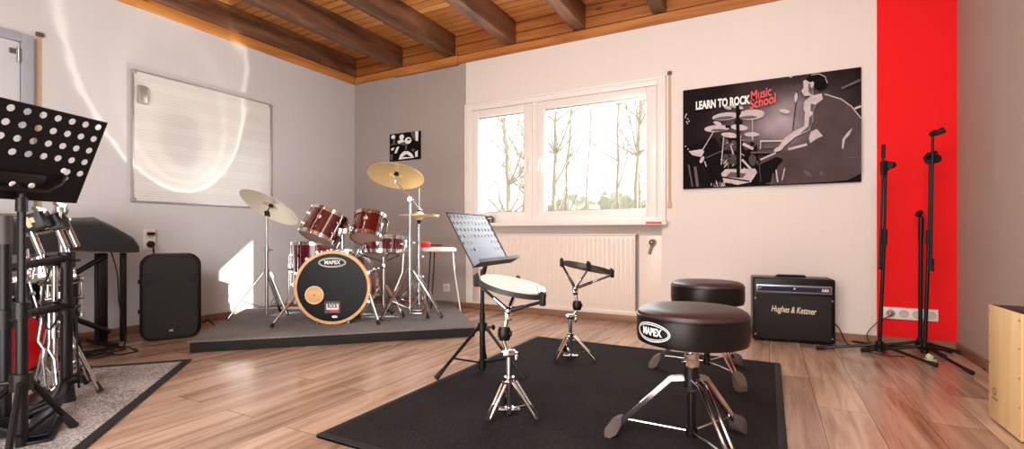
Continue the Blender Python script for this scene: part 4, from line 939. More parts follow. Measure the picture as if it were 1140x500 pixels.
# front pad
S = Spot(567, 2.03, 0.012)
c = S.L(572, 316.5, 2.03); nrm = Vector((0.20, -0.09, 0.97)).normalized()
Mp = frame(c, nrm, (1, 0, 0))
RP = 0.150
ends = [Mp @ Vector((RP * math.cos(a) * 1.05, RP * math.sin(a) * 1.05, -0.028)) for a in (math.radians(175), math.radians(-38), math.radians(80))]
pad_stand(S, 'chrome tripod stand nearest the camera under the white practice pad', S.L(561.5, 371), zof(424, 2.03) - 0.012, S.L(566, 346), ends,
          [Vector((-0.085, -0.085, 0)), Vector((0.115, -0.075, 0)), Vector((-0.02, 0.14, 0))])
def make_pad(label, loc, Mp, white):
    pd = thing('practice_pad', label, 'practice pad', loc, TH, 'practice pads')
    def outline(R_):   # circle with a straight cut on its right side
        return [(min(R_ * math.cos(a), R_ * 0.93), R_ * math.sin(a)) for a in [2 * PI * i / 48 for i in range(48)]]
    k = MB(); k.prism(outline(RP), 0.02, Mp @ Matrix.Translation((0, 0, -0.022))); k.build('pad_base', M['padedge'], pd)
    k = MB(); k.prism([(min(x, RP * 0.66), y) for x, y in outline(RP * 0.955)], 0.006, Mp @ Matrix.Translation((0, 0, -0.002))); k.build('playing_surface', M['pad' if white else 'padedge'], pd)
    k = MB(); k.prism([(RP * 0.68, -RP * 0.66), (RP * 0.9, -RP * 0.3), (RP * 0.9, RP * 0.3), (RP * 0.68, RP * 0.66)], 0.006, Mp @ Matrix.Translation((0, 0, -0.002))); k.build('badge_plate', M['deskblue'], pd)
    return pd
pd = make_pad('round white practice pad tilted on the nearest chrome stand', S.loc, Mp, True)
k = MB(); 
# rear pad, nearly edge-on
S2 = Spot(635, 2.93, 0.012)
c2 = S2.L(654, 296.5, 2.93); nrm2_ = Vector((0.215, 0.10, 0.97)).normalized(); Mp2 = frame(c2, nrm2_, (1, 0, 0))
ends2 = [Mp2 @ Vector((RP * math.cos(a) * 1.04, RP * math.sin(a) * 1.04, -0.02)) for a in (math.radians(180), math.radians(-5), math.radians(-95))]
pad_stand(S2, 'chrome tripod stand before the radiator under the edge-on pad', S2.L(642.5, 340), zof(374, 2.93) - 0.012, S2.L(640.5, 321), ends2,
          [Vector((-0.098, -0.07, 0)), Vector((0.142, -0.07, 0)), Vector((-0.02, 0.15, 0))])
make_pad('flat dark practice pad seen edge-on before the radiator', S2.loc, Mp2, False)

# ================================================================ DRUM THRONES
def throne(label, S, a0):
    r = thing('drum_throne', label, 'stool', S.loc, TH, 'drum thrones')
    zs = 0.508; R_ = 0.188
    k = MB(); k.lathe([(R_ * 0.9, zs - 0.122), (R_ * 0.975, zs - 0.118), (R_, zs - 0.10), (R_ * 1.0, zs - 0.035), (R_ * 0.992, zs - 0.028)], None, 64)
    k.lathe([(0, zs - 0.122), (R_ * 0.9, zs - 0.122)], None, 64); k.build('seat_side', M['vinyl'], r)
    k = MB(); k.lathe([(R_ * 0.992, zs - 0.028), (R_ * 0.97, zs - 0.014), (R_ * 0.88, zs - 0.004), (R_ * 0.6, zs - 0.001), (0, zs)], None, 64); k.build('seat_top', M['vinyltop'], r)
    k = MB(); k.path([(R_ * 0.995 * math.cos(2 * PI * i / 64), R_ * 0.995 * math.sin(2 * PI * i / 64), zs - 0.028) for i in range(64)], 0.0035, 6, True); k.build('piping', M['vinyl'], r)
    rb_ = R_ + 0.0012
    bend = lambda p_: Vector(((rb_ + p_.z) * math.sin(a0 + p_.x / rb_), -(rb_ + p_.z) * math.cos(a0 + p_.x / rb_), zs - 0.072 + p_.y))
    mapex_oval(r, None, 0.150, 0.064, bend)
    k = MB(); k.tube((0, 0, zs - 0.135), (0, 0, zs - 0.12), 0.07); k.tube((0, 0, 0.30), (0, 0, zs - 0.13), 0.0145); k.build('seat_post', M['chrome'], r)
    k = MB(); k.tube((0, 0, 0.295), (0, 0, 0.36), 0.0255, n=18); k.box((-0.02, -0.03, 0.325), (0.03, 0.02, 0.05), bev=0.004); k.tube((-0.045, -0.02, 0.32), (0.0, -0.02, 0.32), 0.006); k.build('height_clamp', M['chrome'], r)
    k = MB(); k.tube((0, 0, 0.225), (0, 0, 0.30), 0.026, n=18); k.build('hub', M['black'], r)
    k = MB(); k.tube((0, 0, 0.055), (0, 0, 0.21), 0.0145); k.tube((0, 0, 0.05), (0, 0, 0.085), 0.02); k.build('column', M['satin'], r)
    for a in (154, 33, -80):
        d = Vector((math.cos(math.radians(a)), math.sin(math.radians(a)), 0)); s_ = Vector((-d.y, d.x, 0)); k = MB()
        f = d * 0.275 + Vector((0, 0, 0.035)); a_ = d * 0.022 + Vector((0, 0, 0.255)); kn = d * 0.07 + Vector((0, 0, 0.246))
        if a == -80:
            for sg in (-1, 1): k.path([a_ + s_ * 0.012 * sg, kn + s_ * 0.013 * sg, f + s_ * 0.010 * sg], 0.006, 8)
        else:
            t = bmesh.new(); prev = None
            for q, wd in ((a_, 0.014), (kn, 0.014), (kn.lerp(f, 0.5), 0.012), (f, 0.009)):
                u = Vector((0, 0, 0.008)) + d * 0.006
                ring = [t.verts.new(q + s_ * wd - u), t.verts.new(q + s_ * wd + u), t.verts.new(q - s_ * wd + u), t.verts.new(q - s_ * wd - u)]
                if prev:
                    for i in range(4): t.faces.new((prev[i], prev[(i + 1) % 4], ring[(i + 1) % 4], ring[i]))
                else: t.faces.new(ring)
                prev = ring
            t.faces.new(prev); bmesh.ops.recalc_face_normals(t, faces=t.faces); bmesh.ops.bevel(t, geom=list(t.edges), offset=0.003, segments=2, affect='EDGES'); k.merge(t)
        lg = k.build('leg', M['chrome'], r)
        k = MB(); t = bmesh.new(); prev = None
        for q, wd, hh_ in ((d * 0.245 + Vector((0, 0, 0.068)), 0.017, 0.014), (d * 0.262 + Vector((0, 0, 0.046)), 0.025, 0.030), (d * 0.285 + Vector((0, 0, 0.03)), 0.028, 0.030), (d * 0.308 + Vector((0, 0, 0.014)), 0.022, 0.014)):
            u = Vector((0, 0, hh_)); ring = [t.verts.new(q + s_ * wd - u), t.verts.new(q + s_ * wd + u), t.verts.new(q - s_ * wd + u), t.verts.new(q - s_ * wd - u)]
            for v in ring: v.co.z = max(v.co.z, 0.0)
            if prev:
                for i in range(4): t.faces.new((prev[i], prev[(i + 1) % 4], ring[(i + 1) % 4], ring[i]))
            else: t.faces.new(ring)
            prev = ring
        t.faces.new(prev); bmesh.ops.recalc_face_normals(t, faces=t.faces); k.merge(t); k.build('rubber_foot', M['brubber'], lg)
        k = MB(); k.tube((0, 0, 0.068), kn.lerp(f, 0.82), 0.0042, n=8); k.build('brace', M['chrome'], r)
    return r
th1 = throne('round black drum throne nearest the camera on the black carpet', Spot(770, 1.70, 0.012), math.radians(-63))
th2 = throne('round black drum throne half hidden behind the nearer throne', Spot(787, 2.63, 0.012), math.radians(140))

# ================================================================ GUITAR AMP
aa = math.atan2(0.045, 0.496)
am = thing('guitar_amplifier', 'black guitar combo amplifier standing against the white wall under the poster', 'amplifier', (-0.105, 3.91, 0), aa)
aw, ah, ad_ = 0.51, 0.455, 0.235
k = MB(); k.box((aw / 2, ad_ / 2, ah / 2 + 0.008), (aw, ad_, ah - 0.008), bev=0.014, seg=3); k.build('cabinet', M['vinyl'], am)
k = MB(); k.box((aw / 2, -0.001, 0.185), (aw - 0.05, 0.008, 0.31), bev=0.002); k.build('speaker_cloth', M['grille'], am)
k = MB(); k.box((aw / 2, -0.004, 0.383), (aw - 0.045, 0.012, 0.056), bev=0.002); pn = k.build('control_panel', M['panel'], am)
k = MB(); k.box((aw / 2, -0.0108, 0.383), (aw - 0.065, 0.002, 0.034)); k.build('panel_inlay', M['knobblue'], pn)
for i in range(11):
    x = 0.075 + i * 0.030 + (0.02 if i > 4 else 0); k = MB(); k.lathe([(0.0095, 0), (0.0095, 0.008), (0.007, 0.014), (0, 0.014)], frame((x, -0.0115, 0.383), (0, -1, 0)), 14); k.build('knob', M['knobblue' if i % 2 else 'display'], pn)
k = MB(); k.tube((0.045, -0.011, 0.387), (0.045, -0.017, 0.387), 0.010); k.build('input_jack', M['chrome'], pn)
k = MB(); k.tube((0.262, -0.011, 0.388), (0.262, -0.015, 0.388), 0.006); k.build('pilot_lamp', M['ink_white'], pn)
text('panel_mark', 'h&k', 0.03, M['ink_cream'], pn, Matrix.Translation((0.447, -0.0118, 0.383)) @ Matrix.Rotation(PI / 2, 4, 'X'), sx=0.9, shear=0.2, bold=0.0008)
text('logo', 'Hughes & Kettner', 0.062, M['ink_cream'], am, Matrix.Translation((0.255, -0.0058, 0.235)) @ Matrix.Rotation(PI / 2, 4, 'X') @ Matrix.Rotation(-0.03, 4, 'Z'), sx=0.60, shear=0.25, bold=0.0006)
k = MB(); k.path([(0.16, ad_ / 2, ah + 0.002), (0.175, ad_ / 2, ah + 0.012), (0.335, ad_ / 2, ah + 0.012), (0.35, ad_ / 2, ah + 0.002)], 0.011, 10); k.build('handle', M['rubber'], am)
for x in (0.01, aw - 0.01):
    for z in (0.02, 0.325, 0.06):
        pass
for x in (0.018, aw - 0.018):
    for z in (0.31, 0.05):
        k = MB(); k.lathe([(0, 0.002), (0.006, 0.001), (0.007, 0)], frame((x, 0.0, z), (0, -1, 0)), 10); k.build('screw', M['steel'], am)
for x in (0.06, aw - 0.06):
    for y in (0.04, ad_ - 0.04):
        k = MB(); k.tube((x, y, 0), (x, y, 0.014), 0.018); k.build('foot', M['rubber'], am)

# ================================================================ MICROPHONE STANDS
def mic_legs(r, zh, ends):
    for e_ in ends:
        e_ = Vector(e_); d_ = Vector((e_.x, e_.y, 0)).normalized()
        k = MB(); k.path([d_ * 0.02 + Vector((0, 0, zh)), d_ * 0.06 + Vector((0, 0, zh - 0.012)), e_ + Vector((0, 0, 0.013))], 0.0095, 8); lg = k.build('leg', M['satin'], r)
        k = MB(); u_ = (e_ - d_ * 0.05); k.tube(e_.lerp(Vector((0, 0, 0)), 0.14) + Vector((0, 0, 0.021)), e_ + d_ * 0.005 + Vector((0, 0, 0.013)), 0.012, 0.013, 10); k.build('rubber_foot', M['rubber'], lg)
    k = MB(); k.tube((0, 0, zh - 0.045), (0, 0, zh + 0.02), 0.022, 0.02); k.box((0, 0, zh - 0.01), (0.05, 0.05, 0.03), bev=0.01); k.build('tripod_hub', M['black'], r)
# A : leaning shaft, boom folded alongside
S = Spot(979, 3.05)
ma = thing('microphone_stand', 'tall black boom microphone stand left in front of the red wall strip', 'microphone stand', S.loc)
mic_legs(ma, 0.075, [(-0.294, 0.16, 0), (0.133, -0.26, 0), (0.19, 0.2, 0)])
jt = S.L(986, 186); mid = S.L(984.5, 262)
k = MB(); k.tube((0, 0, 0.04), mid, 0.0105); k.build('lower_tube', M['satin'], ma)
k = MB(); k.tube(mid, jt, 0.008); k.build('upper_tube', M['satin'], ma)
k = MB(); k.tube(S.L(984, 273), S.L(985, 255), 0.017, 0.015); k.build('height_grip', M['rubber'], ma)
k = MB(); a_, b_ = S.L(983.5, 161, 3.02), S.L(979.3, 300, 3.02); k.tube(a_, b_, 0.007); k.tube(b_, b_ + (b_ - a_).normalized() * -0.02, 0.010); bo = k.build('boom_arm', M['satin'], ma)
k = MB(); k.tube(a_, S.L(983.4, 176, 3.02), 0.011); k.build('boom_end', M['rubber'], bo)
k = MB(); k.tube(jt + Vector((0.012, 0.01, 0)), jt + Vector((-0.012, -0.04, 0.01)), 0.024); k.ball(jt + Vector((0.025, -0.02, 0.01)), 0.022); k.box(S.L(984, 187, 3.02), (0.03, 0.03, 0.09), bev=0.006); k.build('boom_clutch', M['black'], ma)
# B : tall stand with clip on top
S = Spot(1029.5, 3.0)
mb_ = thing('microphone_stand', 'tallest black microphone stand with a clip on top before the red wall', 'microphone stand', S.loc)
mic_legs(mb_, 0.075, [(-0.05, -0.36, 0), (-0.29, 0.14, 0), (0.27, 0.12, 0)])
jt = S.L(1036, 178); mid = S.L(1034, 264)
k = MB(); k.tube((0, 0, 0.04), mid, 0.0105); k.build('lower_tube', M['satin'], mb_)
k = MB(); k.tube(mid, jt, 0.008); k.build('upper_tube', M['satin'], mb_)
k = MB(); k.tube(S.L(1034, 272), S.L(1034.2, 256), 0.017, 0.015); k.build('height_grip', M['rubber'], mb_)
k = MB(); a_, b_ = S.L(1038.5, 152, 2.96), S.L(1036.3, 300, 2.96); k.tube(a_, b_, 0.007); bo = k.build('boom_arm', M['satin'], mb_)
k = MB(); k.tube(S.L(1036.6, 288, 2.96), S.L(1036.3, 302, 2.96), 0.015); k.build('counter_grip', M['rubber'], bo)
k = MB(); k.tube(jt + Vector((0.0, 0.02, 0)), jt + Vector((0.0, -0.05, 0)), 0.026); k.path([S.L(1030, 177), S.L(1034, 172), S.L(1041, 170), S.L(1042, 176)], 0.014); k.build('boom_clutch', M['black'], mb_)
k = MB(); k.tube(S.L(1037, 150, 2.96), S.L(1042, 147, 2.96), 0.017); k.tube(S.L(1041, 149, 2.96), S.L(1051, 144.5, 2.94), 0.016, 0.02); k.build('microphone_clip', M['rubber'], mb_)
# C : short stand
S = Spot(1024.5, 3.19)
mc = thing('microphone_stand', 'short black microphone stand between the two tall ones', 'microphone stand', S.loc)
mic_legs(mc, 0.06, [(-0.2, 0.09, 0), (0.17, -0.11, 0), (-0.02, -0.2, 0)])
tp = S.L(1025.5, 242)
k = MB(); k.tube((0, 0, 0.03), S.L(1025, 264), 0.0115); k.build('lower_tube', M['satin'], mc)
k = MB(); k.tube(S.L(1025, 266), tp, 0.0145); k.build('upper_tube', M['satin'], mc)
k = MB(); k.tube(tp, S.L(1022, 236), 0.01); k.path([S.L(1022, 239), S.L(1021.5, 236), S.L(1025.5, 235), S.L(1027, 238)], 0.008); k.ball(S.L(1022, 239), 0.016); k.build('clutch', M['black'], mc)

# cable tag and cables
tg = thing('cable_tag', 'small pale green tag lying by the microphone stand feet', 'tag', at(1034, 2.95, 0), 0.3)
k = MB(); k.box((0, 0, 0.004), (0.07, 0.04, 0.006), bev=0.002); k.box((0.01, 0.01, 0.02), (0.03, 0.025, 0.03), rot=(0.3, 0.5, 0.2), bev=0.005); k.build('tag_card', M['greentag'], tg)
def smooth_pts(pts, n=6):
    pts = [Vector(p_) for p_ in pts]; out = []
    for i in range(len(pts) - 1):
        p0 = pts[max(i - 1, 0)]; p1 = pts[i]; p2 = pts[i + 1]; p3 = pts[min(i + 2, len(pts) - 1)]
        for j in range(n):
            t_ = j / n; out.append(0.5 * ((2 * p1) + (p2 - p0) * t_ + (2 * p0 - 5 * p1 + 4 * p2 - p3) * t_ ** 2 + (3 * p1 - p0 - 3 * p2 + p3) * t_ ** 3))
    return out + [pts[-1]]
def cable(label, pts, r=0.004, m_='rubber', name='cable', group=None):
    k = MB(); k.path(smooth_pts(pts), r, 8); return tag(k.build(name, M[m_]), label, 'cable', group)
cable('black cable running along the red wall foot toward the right corner', [at(935, 3.5, 0.006), at(985, 3.3, 0.006), at(1010, 3.28, 0.006), at(1055, 3.3, 0.006), at(1080, 3.0, 0.006), at(1098, 2.72, 0.006)], 0.007)
cable('thin cable from the socket strip down to the floor by the amplifier', [(0.742, 4.15, 0.215), (0.66, 4.13, 0.16), (0.60, 4.12, 0.07), (0.62, 4.05, 0.006), (0.55, 3.95, 0.006), (0.62, 3.8, 0.006), (0.75, 3.82, 0.006)], 0.0035, 'padedge')
cable('black lead hanging from the right rear of the amplifier to the floor', [(0.395, 4.135, 0.15), (0.44, 4.12, 0.10), (0.48, 4.06, 0.01), (0.56, 4.05, 0.006), (0.64, 4.0, 0.006)], 0.004)
for i in range(5):
    pts = []; cx_, cy_ = -3.86 + 0.07 * i, 1.42 + 0.09 * math.sin(i * 2.1); 
    for j in range(12):
        a = j * 0.9 + i; rr = 0.10 + 0.03 * math.sin(j * 1.7 + i); pts.append((cx_ + rr * math.cos(a), cy_ + rr * 0.9 * math.sin(a), 0.008 + 0.0085 * i + 0.002 * (j % 3)))
    cable('coil of black cable on the floor under the covered keyboard', pts, 0.0045, group='coiled cables under the keyboard')
cable('black cable hanging down beside the keyboard stand column', [(-3.99, 1.62, 0.66), (-3.95, 1.64, 0.5), (-3.97, 1.66, 0.3), (-3.94, 1.68, 0.1), (-3.9, 1.66, 0.008), (-3.84, 1.6, 0.008)], 0.0045)
cable('black lead on the floor at the right foot of the loudspeaker', [at(226, 3.9, 0.05), at(231, 3.9, 0.075), at(240, 3.86, 0.03), at(248, 3.8, 0.006), at(252, 3.76, 0.006)], 0.005)

# ================================================================ CAJON
p0, p1 = at(1100, 2.03), at(1138, 1.765)
ca_ = math.atan2(p1.y - p0.y, p1.x - p0.x)
cj = thing('cajon', 'wooden box drum with pale front at the right edge of the photo', 'cajon', p0, ca_)
cw = 0.285
k = MB(); k.box((cw / 2, 0.155, 0.245), (cw, 0.29, 0.47), bev=0.004); k.build('body', M['cajonblack'], cj)
k = MB(); k.box((cw / 2, 0.006, 0.245), (cw, 0.009, 0.47), bev=0.002); fp = k.build('front_plate', M['ply'], cj, 'pale birch front plate')
for x in (0.012, cw - 0.012):
    for z in (0.03, 0.13, 0.24, 0.35, 0.455):
        k = MB(); k.lathe([(0, 0.0015), (0.004, 0.001), (0.005, 0)], frame((x, 0.0015, z), (0, -1, 0)), 8); k.build('screw', M['steel'], fp)
k = MB(); k.lathe([(0.012, 0), (0.017, 0), (0.017, 0.0006), (0.012, 0.0006)], frame((0.06, 0.001, 0.13), (0, -1, 0)), 16); k.box((0.06, 0.0008, 0.10), (0.055, 0.0008, 0.006)); k.build('stamp', M['brass'], fp)
for x in (0.04, cw - 0.04):
    for y in (0.05, 0.26):
        k = MB(); k.tube((x, y, 0), (x, y, 0.012), 0.016); k.build('foot', M['rubber'], cj)

# ================================================================ RACK-MOUNTED KIT AT THE LEFT EDGE
S = Spot(74, 2.2, 0.01)
rk = thing('drum_rack', 'black tubular drum rack behind the left music stand', 'drum rack', S.loc)
def G(px, py, t): return S.L(px, py, t)
pr = Vector((0, 0, 0)); pl = Vector((S.L(5, 0, 1.83).x, 1.83 - 2.2, 0))
zt1 = zof(283, 2.2); zt2 = zof(262, 1.83)
k = MB(); k.tube((0, 0, 0.05), (0, 0, zt1), 0.022, n=16); k.build('post', M['satin'], rk)
k = MB(); k.tube(pl + Vector((0, 0, 0.05)), pl + Vector((0, 0, zt2)), 0.020, n=16); k.build('post', M['satin'], rk)
k = MB(); k.tube(pl + Vector((0, 0, zof(275, 1.83))), pl + Vector((0, 0, zof(243, 1.83))), 0.024, n=16); k.build('post_collar', M['padedge'], rk)
k = MB(); k.path(smooth_pts([Vector((0.03, 0.02, 0.10)), Vector((0.015, -0.03, 0.09)), G(58, 448, 2.0) * 1.0, G(30, 462, 1.88), G(8, 472, 1.79), G(-30, 480, 1.72)]), 0.021, 12); k.build('base_tube', M['satin'], rk)
for p_ in ((0.0, 0.0), (-0.18, 0.30), (pl.x, pl.y)):
    k = MB(); k.tube((p_[0], p_[1], 0.0), (p_[0], p_[1], 0.075), 0.034, 0.026, 14); k.build('rubber_foot', M['rubber'], rk)
k = MB(); k.tube((-0.18, 0.30, 0.06), (-0.02, 0.02, 0.5), 0.009); k.tube((0.0, 0.02, 0.09), (-0.18, 0.30, 0.07), 0.012); k.build('rear_strut', M['satin'], rk)
for py0, py1, nm in ((352, 343, 'cross_bar'), (296, 290, 'cross_bar')):
    k = MB(); k.tube(pl + Vector((0, 0, zof(py0 + 6, 1.83))), Vector((0, 0, zof(py1, 2.2))), 0.0165, n=12); k.build(nm, M['satin'], rk)
for p_, py, t_ in ((pr, 343, 2.2), (pr, 292, 2.2), (pl, 358, 1.83)):
    z = zof(py, t_); k = MB(); k.tube(p_ + Vector((0, 0, z - 0.035)), p_ + Vector((0, 0, z + 0.035)), 0.031, n=14); k.box(p_ + Vector((-0.04, -0.03, z)), (0.06, 0.045, 0.05), bev=0.008)
    k.tube(p_ + Vector((0.03, -0.01, z)), p_ + Vector((0.065, -0.02, z)), 0.006); k.tube(p_ + Vector((0.065, -0.035, z)), p_ + Vector((0.065, -0.005, z)), 0.007); k.build('clamp', M['black'], rk)
# tom arms with clamp blocks
def tom_mount(label, pts, blk, wing):
    r = thing('tom_mount', label, 'drum mount', at(70, 2.2, 0), TH, 'tom mounts on the rack')
    Sx = Spot(70, 2.2, 0)
    k = MB(); k.tube(Sx.L(*pts[0]), Sx.L(*pts[1]), 0.0135, n=14); k.tube(Sx.L(*pts[1]), Sx.L(*pts[1]) + Vector((0.01, 0.01, -0.09)), 0.010); k.build('arm', M['chrome'], r)
    c_ = Sx.L(*blk); k = MB(); k.box(c_, (0.095, 0.07, 0.075), rot=(0.1, -0.35, 0.2), bev=0.01); bl = k.build('clamp_block', M['black'], r)
    k = MB(); k.box(c_ + Vector((0.0, -0.037, 0.0)), (0.055, 0.006, 0.022), rot=(0.1, -0.35, 0.2)); k.box(c_ + Vector((0.004, -0.038, -0.004)), (0.018, 0.006, 0.045), rot=(0.1, -0.35, 0.2)); k.build('tape', M['tan'], bl)
    w0 = Sx.L(*wing); k = MB(); k.tube(w0 - Vector((0, 0, 0.05)), w0 + Vector((0, 0, 0.012)), 0.006); k.box(w0 + Vector((0, 0, 0.012)), (0.055, 0.012, 0.018), rot=(0, 0.25, 0.3), bev=0.005); k.tube(w0 + Vector((0, 0, -0.02)), w0 + Vector((0, 0, 0.0)), 0.022); k.build('wing_screw', M['chrome'], r)
tom_mount('chrome tom arm with black block, left one above the drum rack', ((33, 252, 2.12), (46, 283, 2.12)), (40, 247, 2.13), (44, 236, 2.13))
tom_mount('chrome tom arm with black block, right one above the drum rack', ((64, 254, 2.2), (74, 277, 2.2)), (58, 249, 2.2), (67, 231, 2.2))
Sx = Spot(74, 2.25, 0); r = thing('boom_rod', 'short slanted chrome rod hanging at the right end of the drum rack', 'rod', Sx.loc)
k = MB(); k.tube(Sx.L(67, 234), Sx.L(86, 275), 0.0125, n=14); k.build('tube', M['chrome'], r)
k = MB(); k.box(Sx.L(67, 236), (0.045, 0.04, 0.05), rot=(0, 0.4, 0), bev=0.008); k.tube(Sx.L(70, 246), Sx.L(78, 244), 0.007); k.build('clamp', M['steel'], r)
Sx = Spot(35, 2.2, 0); r = thing('mount_bar', 'thin dark bar spanning the top of the drum rack', 'bar', Sx.loc)
k = MB(); k.tube(Sx.L(-6, 240, 2.05), Sx.L(66, 240.5, 2.22), 0.009); k.tube(Sx.L(30, 262, 2.1), Sx.L(72, 254, 2.22), 0.007); k.tube(Sx.L(33, 240, 2.14), Sx.L(33, 262, 2.12), 0.010); k.tube(Sx.L(66, 240.5, 2.22), Sx.L(70, 255, 2.22), 0.009); k.tube(Sx.L(66.5, 255, 2.22), Sx.L(75, 330, 2.2), 0.010); k.build('bar', M['steel'], r)
# red bass drum and chrome snare behind the rack
Sx = Spot(6, 2.48, 0.01)
r = thing('bass_drum', 'bright red bass drum behind the drum rack at the left edge', 'drum', Sx.loc)
drum(r, (-0.34, -0.02, 0.29), (1, 0.12, 0.0), 0.25, 0.40, 'brightred', 8, (0, 0, 1), 'brightred', 'blackhead', 'black', 0.035, 0.012, False)
for y in (-0.17, 0.17):
    k = MB(); k.tube((-0.25, y, 0.10), (-0.28, y * 1.7, 0.012), 0.010); k.build('spur', M['chrome'], r)
Sx = Spot(54, 2.32, 0)
r = thing('snare_drum', 'small chrome snare drum behind the tom arms of the rack', 'drum', at(54, 2.34, zof(312, 2.34)))
drum(r, (0, 0, 0), (-0.25, 0.2, 0.94), 0.085, 0.09, 'chrome', 6, (1, 0, 0), 'pad', 'pad', 'chrome', 0.016, 0.006, False)
k = MB(); k.ball((-0.04, -0.09, 0.07), 0.026, 12, (1, .6, 1.3)); k.build('red_knob', M['brightred'], r)
k = MB(); k.tube((0, 0, -0.10), (0, 0, 0.01), 0.012); k.build('mount_post', M['chrome'], r)
Sx = Spot(52, 2.2, 0.01)
r = thing('tom_drum', 'small black tom with chrome lugs on the drum rack post', 'drum', at(65, 2.42, zof(352, 2.42)))
drum(r, (0, 0, 0), (0.1, -0.1, 1), 0.075, 0.19, 'vinyl', 6, (1, 0, 0), 'pad', 'blackhead', 'black', 0.016, 0.006, False)
r2 = thing('tom_drum', 'black tom under the left tom arm of the drum rack', 'drum', at(36, 2.38, zof(345, 2.38)))
drum(r2, (0, 0, 0), (-0.15, -0.15, 1), 0.072, 0.17, 'vinyl', 6, (1, 0, 0), 'pad', 'blackhead', 'chrome', 0.016, 0.006, False)
k = MB(); k.tube((-0.02, 0.0, 0.14), (-0.03, 0.0, 0.30), 0.011); k.build('mount_post', M['chrome'], r2)
k = MB(); k.box((0.06, -0.05, 0.1), (0.05, 0.06, 0.06), rot=(0, 0, 0.6), bev=0.008); k.tube((0.06, -0.05, 0.1), (0.06, -0.14, 0.1), 0.01); k.build('mount_bracket', M['chrome'], r)
Sx = Spot(52, 2.2, 0.01)
r = thing('hi_hat_stand', 'chrome hi-hat stand with twin pull rods behind the left music stand', 'cymbal stand', Sx.loc)
zz = [zof(q, 2.2) for q in (345, 387, 395, 432, 455)]
for sg in (-1, 1):
    k = MB(); k.path([Vector((0.012 * sg, 0, zz[0])), Vector((0.026 * sg - 0.012, 0, zz[1] + .02)), Vector((0.010 * sg, 0, zz[1] - 0.02)), Vector((0.026 * sg + 0.01, 0, zz[2] - 0.03)), Vector((0.026 * sg + 0.022, 0, zz[3])), Vector((0.004 * sg + 0.028, -0.01, 0.055))], 0.0055, 8); k.build('pull_rod', M['chrome'], r)
k = MB(); k.tube((-0.01, 0.05, 0.06), (-0.01, 0.05, 0.62), 0.0125); k.build('column', M['chrome'], r); collar(r, (-0.01, 0.05, zof(372, 2.25)), 0.022, 0.05)
k = MB(); k.box((0.0, -0.04, 0.03), (0.09, 0.24, 0.02), rot=(0.08, 0, 0.3), bev=0.005); k.build('foot_board', M['satin'], r)
tripod(r, (-0.01, 0.05, 0.36), [Vector((0.16, 0.1, 0)), Vector((-0.17, 0.12, 0)), Vector((-0.03, 0.24, 0))], 0.0065, True, low=(-0.01, 0.05, 0.1))
Sx = Spot(28, 1.80, 0.01)
r = thing('kick_pedal', 'dark bass drum pedal plate on the grey mat at the lower left', 'pedal', Sx.loc + Vector((-0.03, 0.06, 0)))
k = MB(); k.box((0, 0, 0.006), (0.10, 0.28, 0.01), rot=(0, 0, 0.6), bev=0.002); k.build('base_plate', M['darkblue'], r)
k = MB(); k.box((0, 0, 0.045), (0.075, 0.25, 0.008), rot=(0.18, 0, 0.6), bev=0.003); k.build('foot_board', M['darkblue'], r)
cable('black cable looping over the clamps of the drum rack', [at(60, 2.15, 0.66), at(50, 2.1, 0.55), at(47, 2.1, 0.42), at(56, 2.1, 0.36), at(70, 2.13, 0.44), at(84, 2.2, 0.4), at(86, 2.22, 0.25), at(88, 2.24, 0.06)], 0.0045)

# ================================================================ OUTSIDE
b = MB(); b.box((-6, 16, -0.8), (50, 22, 0.1)); struct(b.build('ground', M['soil'], smooth=0))
def tree(label, x, y, h, r0, lean_, seed, nb):
    rnd = random.Random(seed); t = thing('bare_tree', label, 'tree', (x, y, -0.76), 0, 'bare trees outside the window')
    k = MB(); pts = [Vector((lean_ * h * (i / 10) ** 1.2 + rnd.uniform(-.04, .04), rnd.uniform(-.04, .04), h * i / 10)) for i in range(11)]
    k.path(pts, [r0 * (1 - 0.085 * i) for i in range(11)], 7); k.build('trunk', M['bark'], t)
    k = MB()
    def br(p_, d_, L_, r_, dep):
        q = [p_]; d2 = d_.copy()
        for i in range(4):
            d2 = (d2 + Vector((rnd.uniform(-.18, .18), rnd.uniform(-.18, .18), rnd.uniform(-.02, .22)))).normalized(); q.append(q[-1] + d2 * L_ / 4)
        k.path(q, [r_ * (1 - 0.18 * i) for i in range(5)], 4)
        if dep > 0:
            for i in range(rnd.choice((2, 3))):
                s_ = q[rnd.randint(1, 3)]; br(s_, (d2 + Vector((rnd.uniform(-.9, .9), rnd.uniform(-.6, .6), rnd.uniform(-.1, .6)))).normalized(), L_ * rnd.uniform(.4, .65), r_ * 0.5, dep - 1)
    for i in range(int(nb * 1.8)):
        f = rnd.uniform(0.22, 0.95); p_ = pts[int(f * 10)]
        a = rnd.uniform(0, 2 * PI); br(p_, Vector((math.cos(a), math.sin(a) * .6, rnd.uniform(.4, 1.1))).normalized(), h * rnd.uniform(.12, .26), r0 * rnd.uniform(.22, .42), 2)
    k.build('branches', M['bark'], t)
i = 0
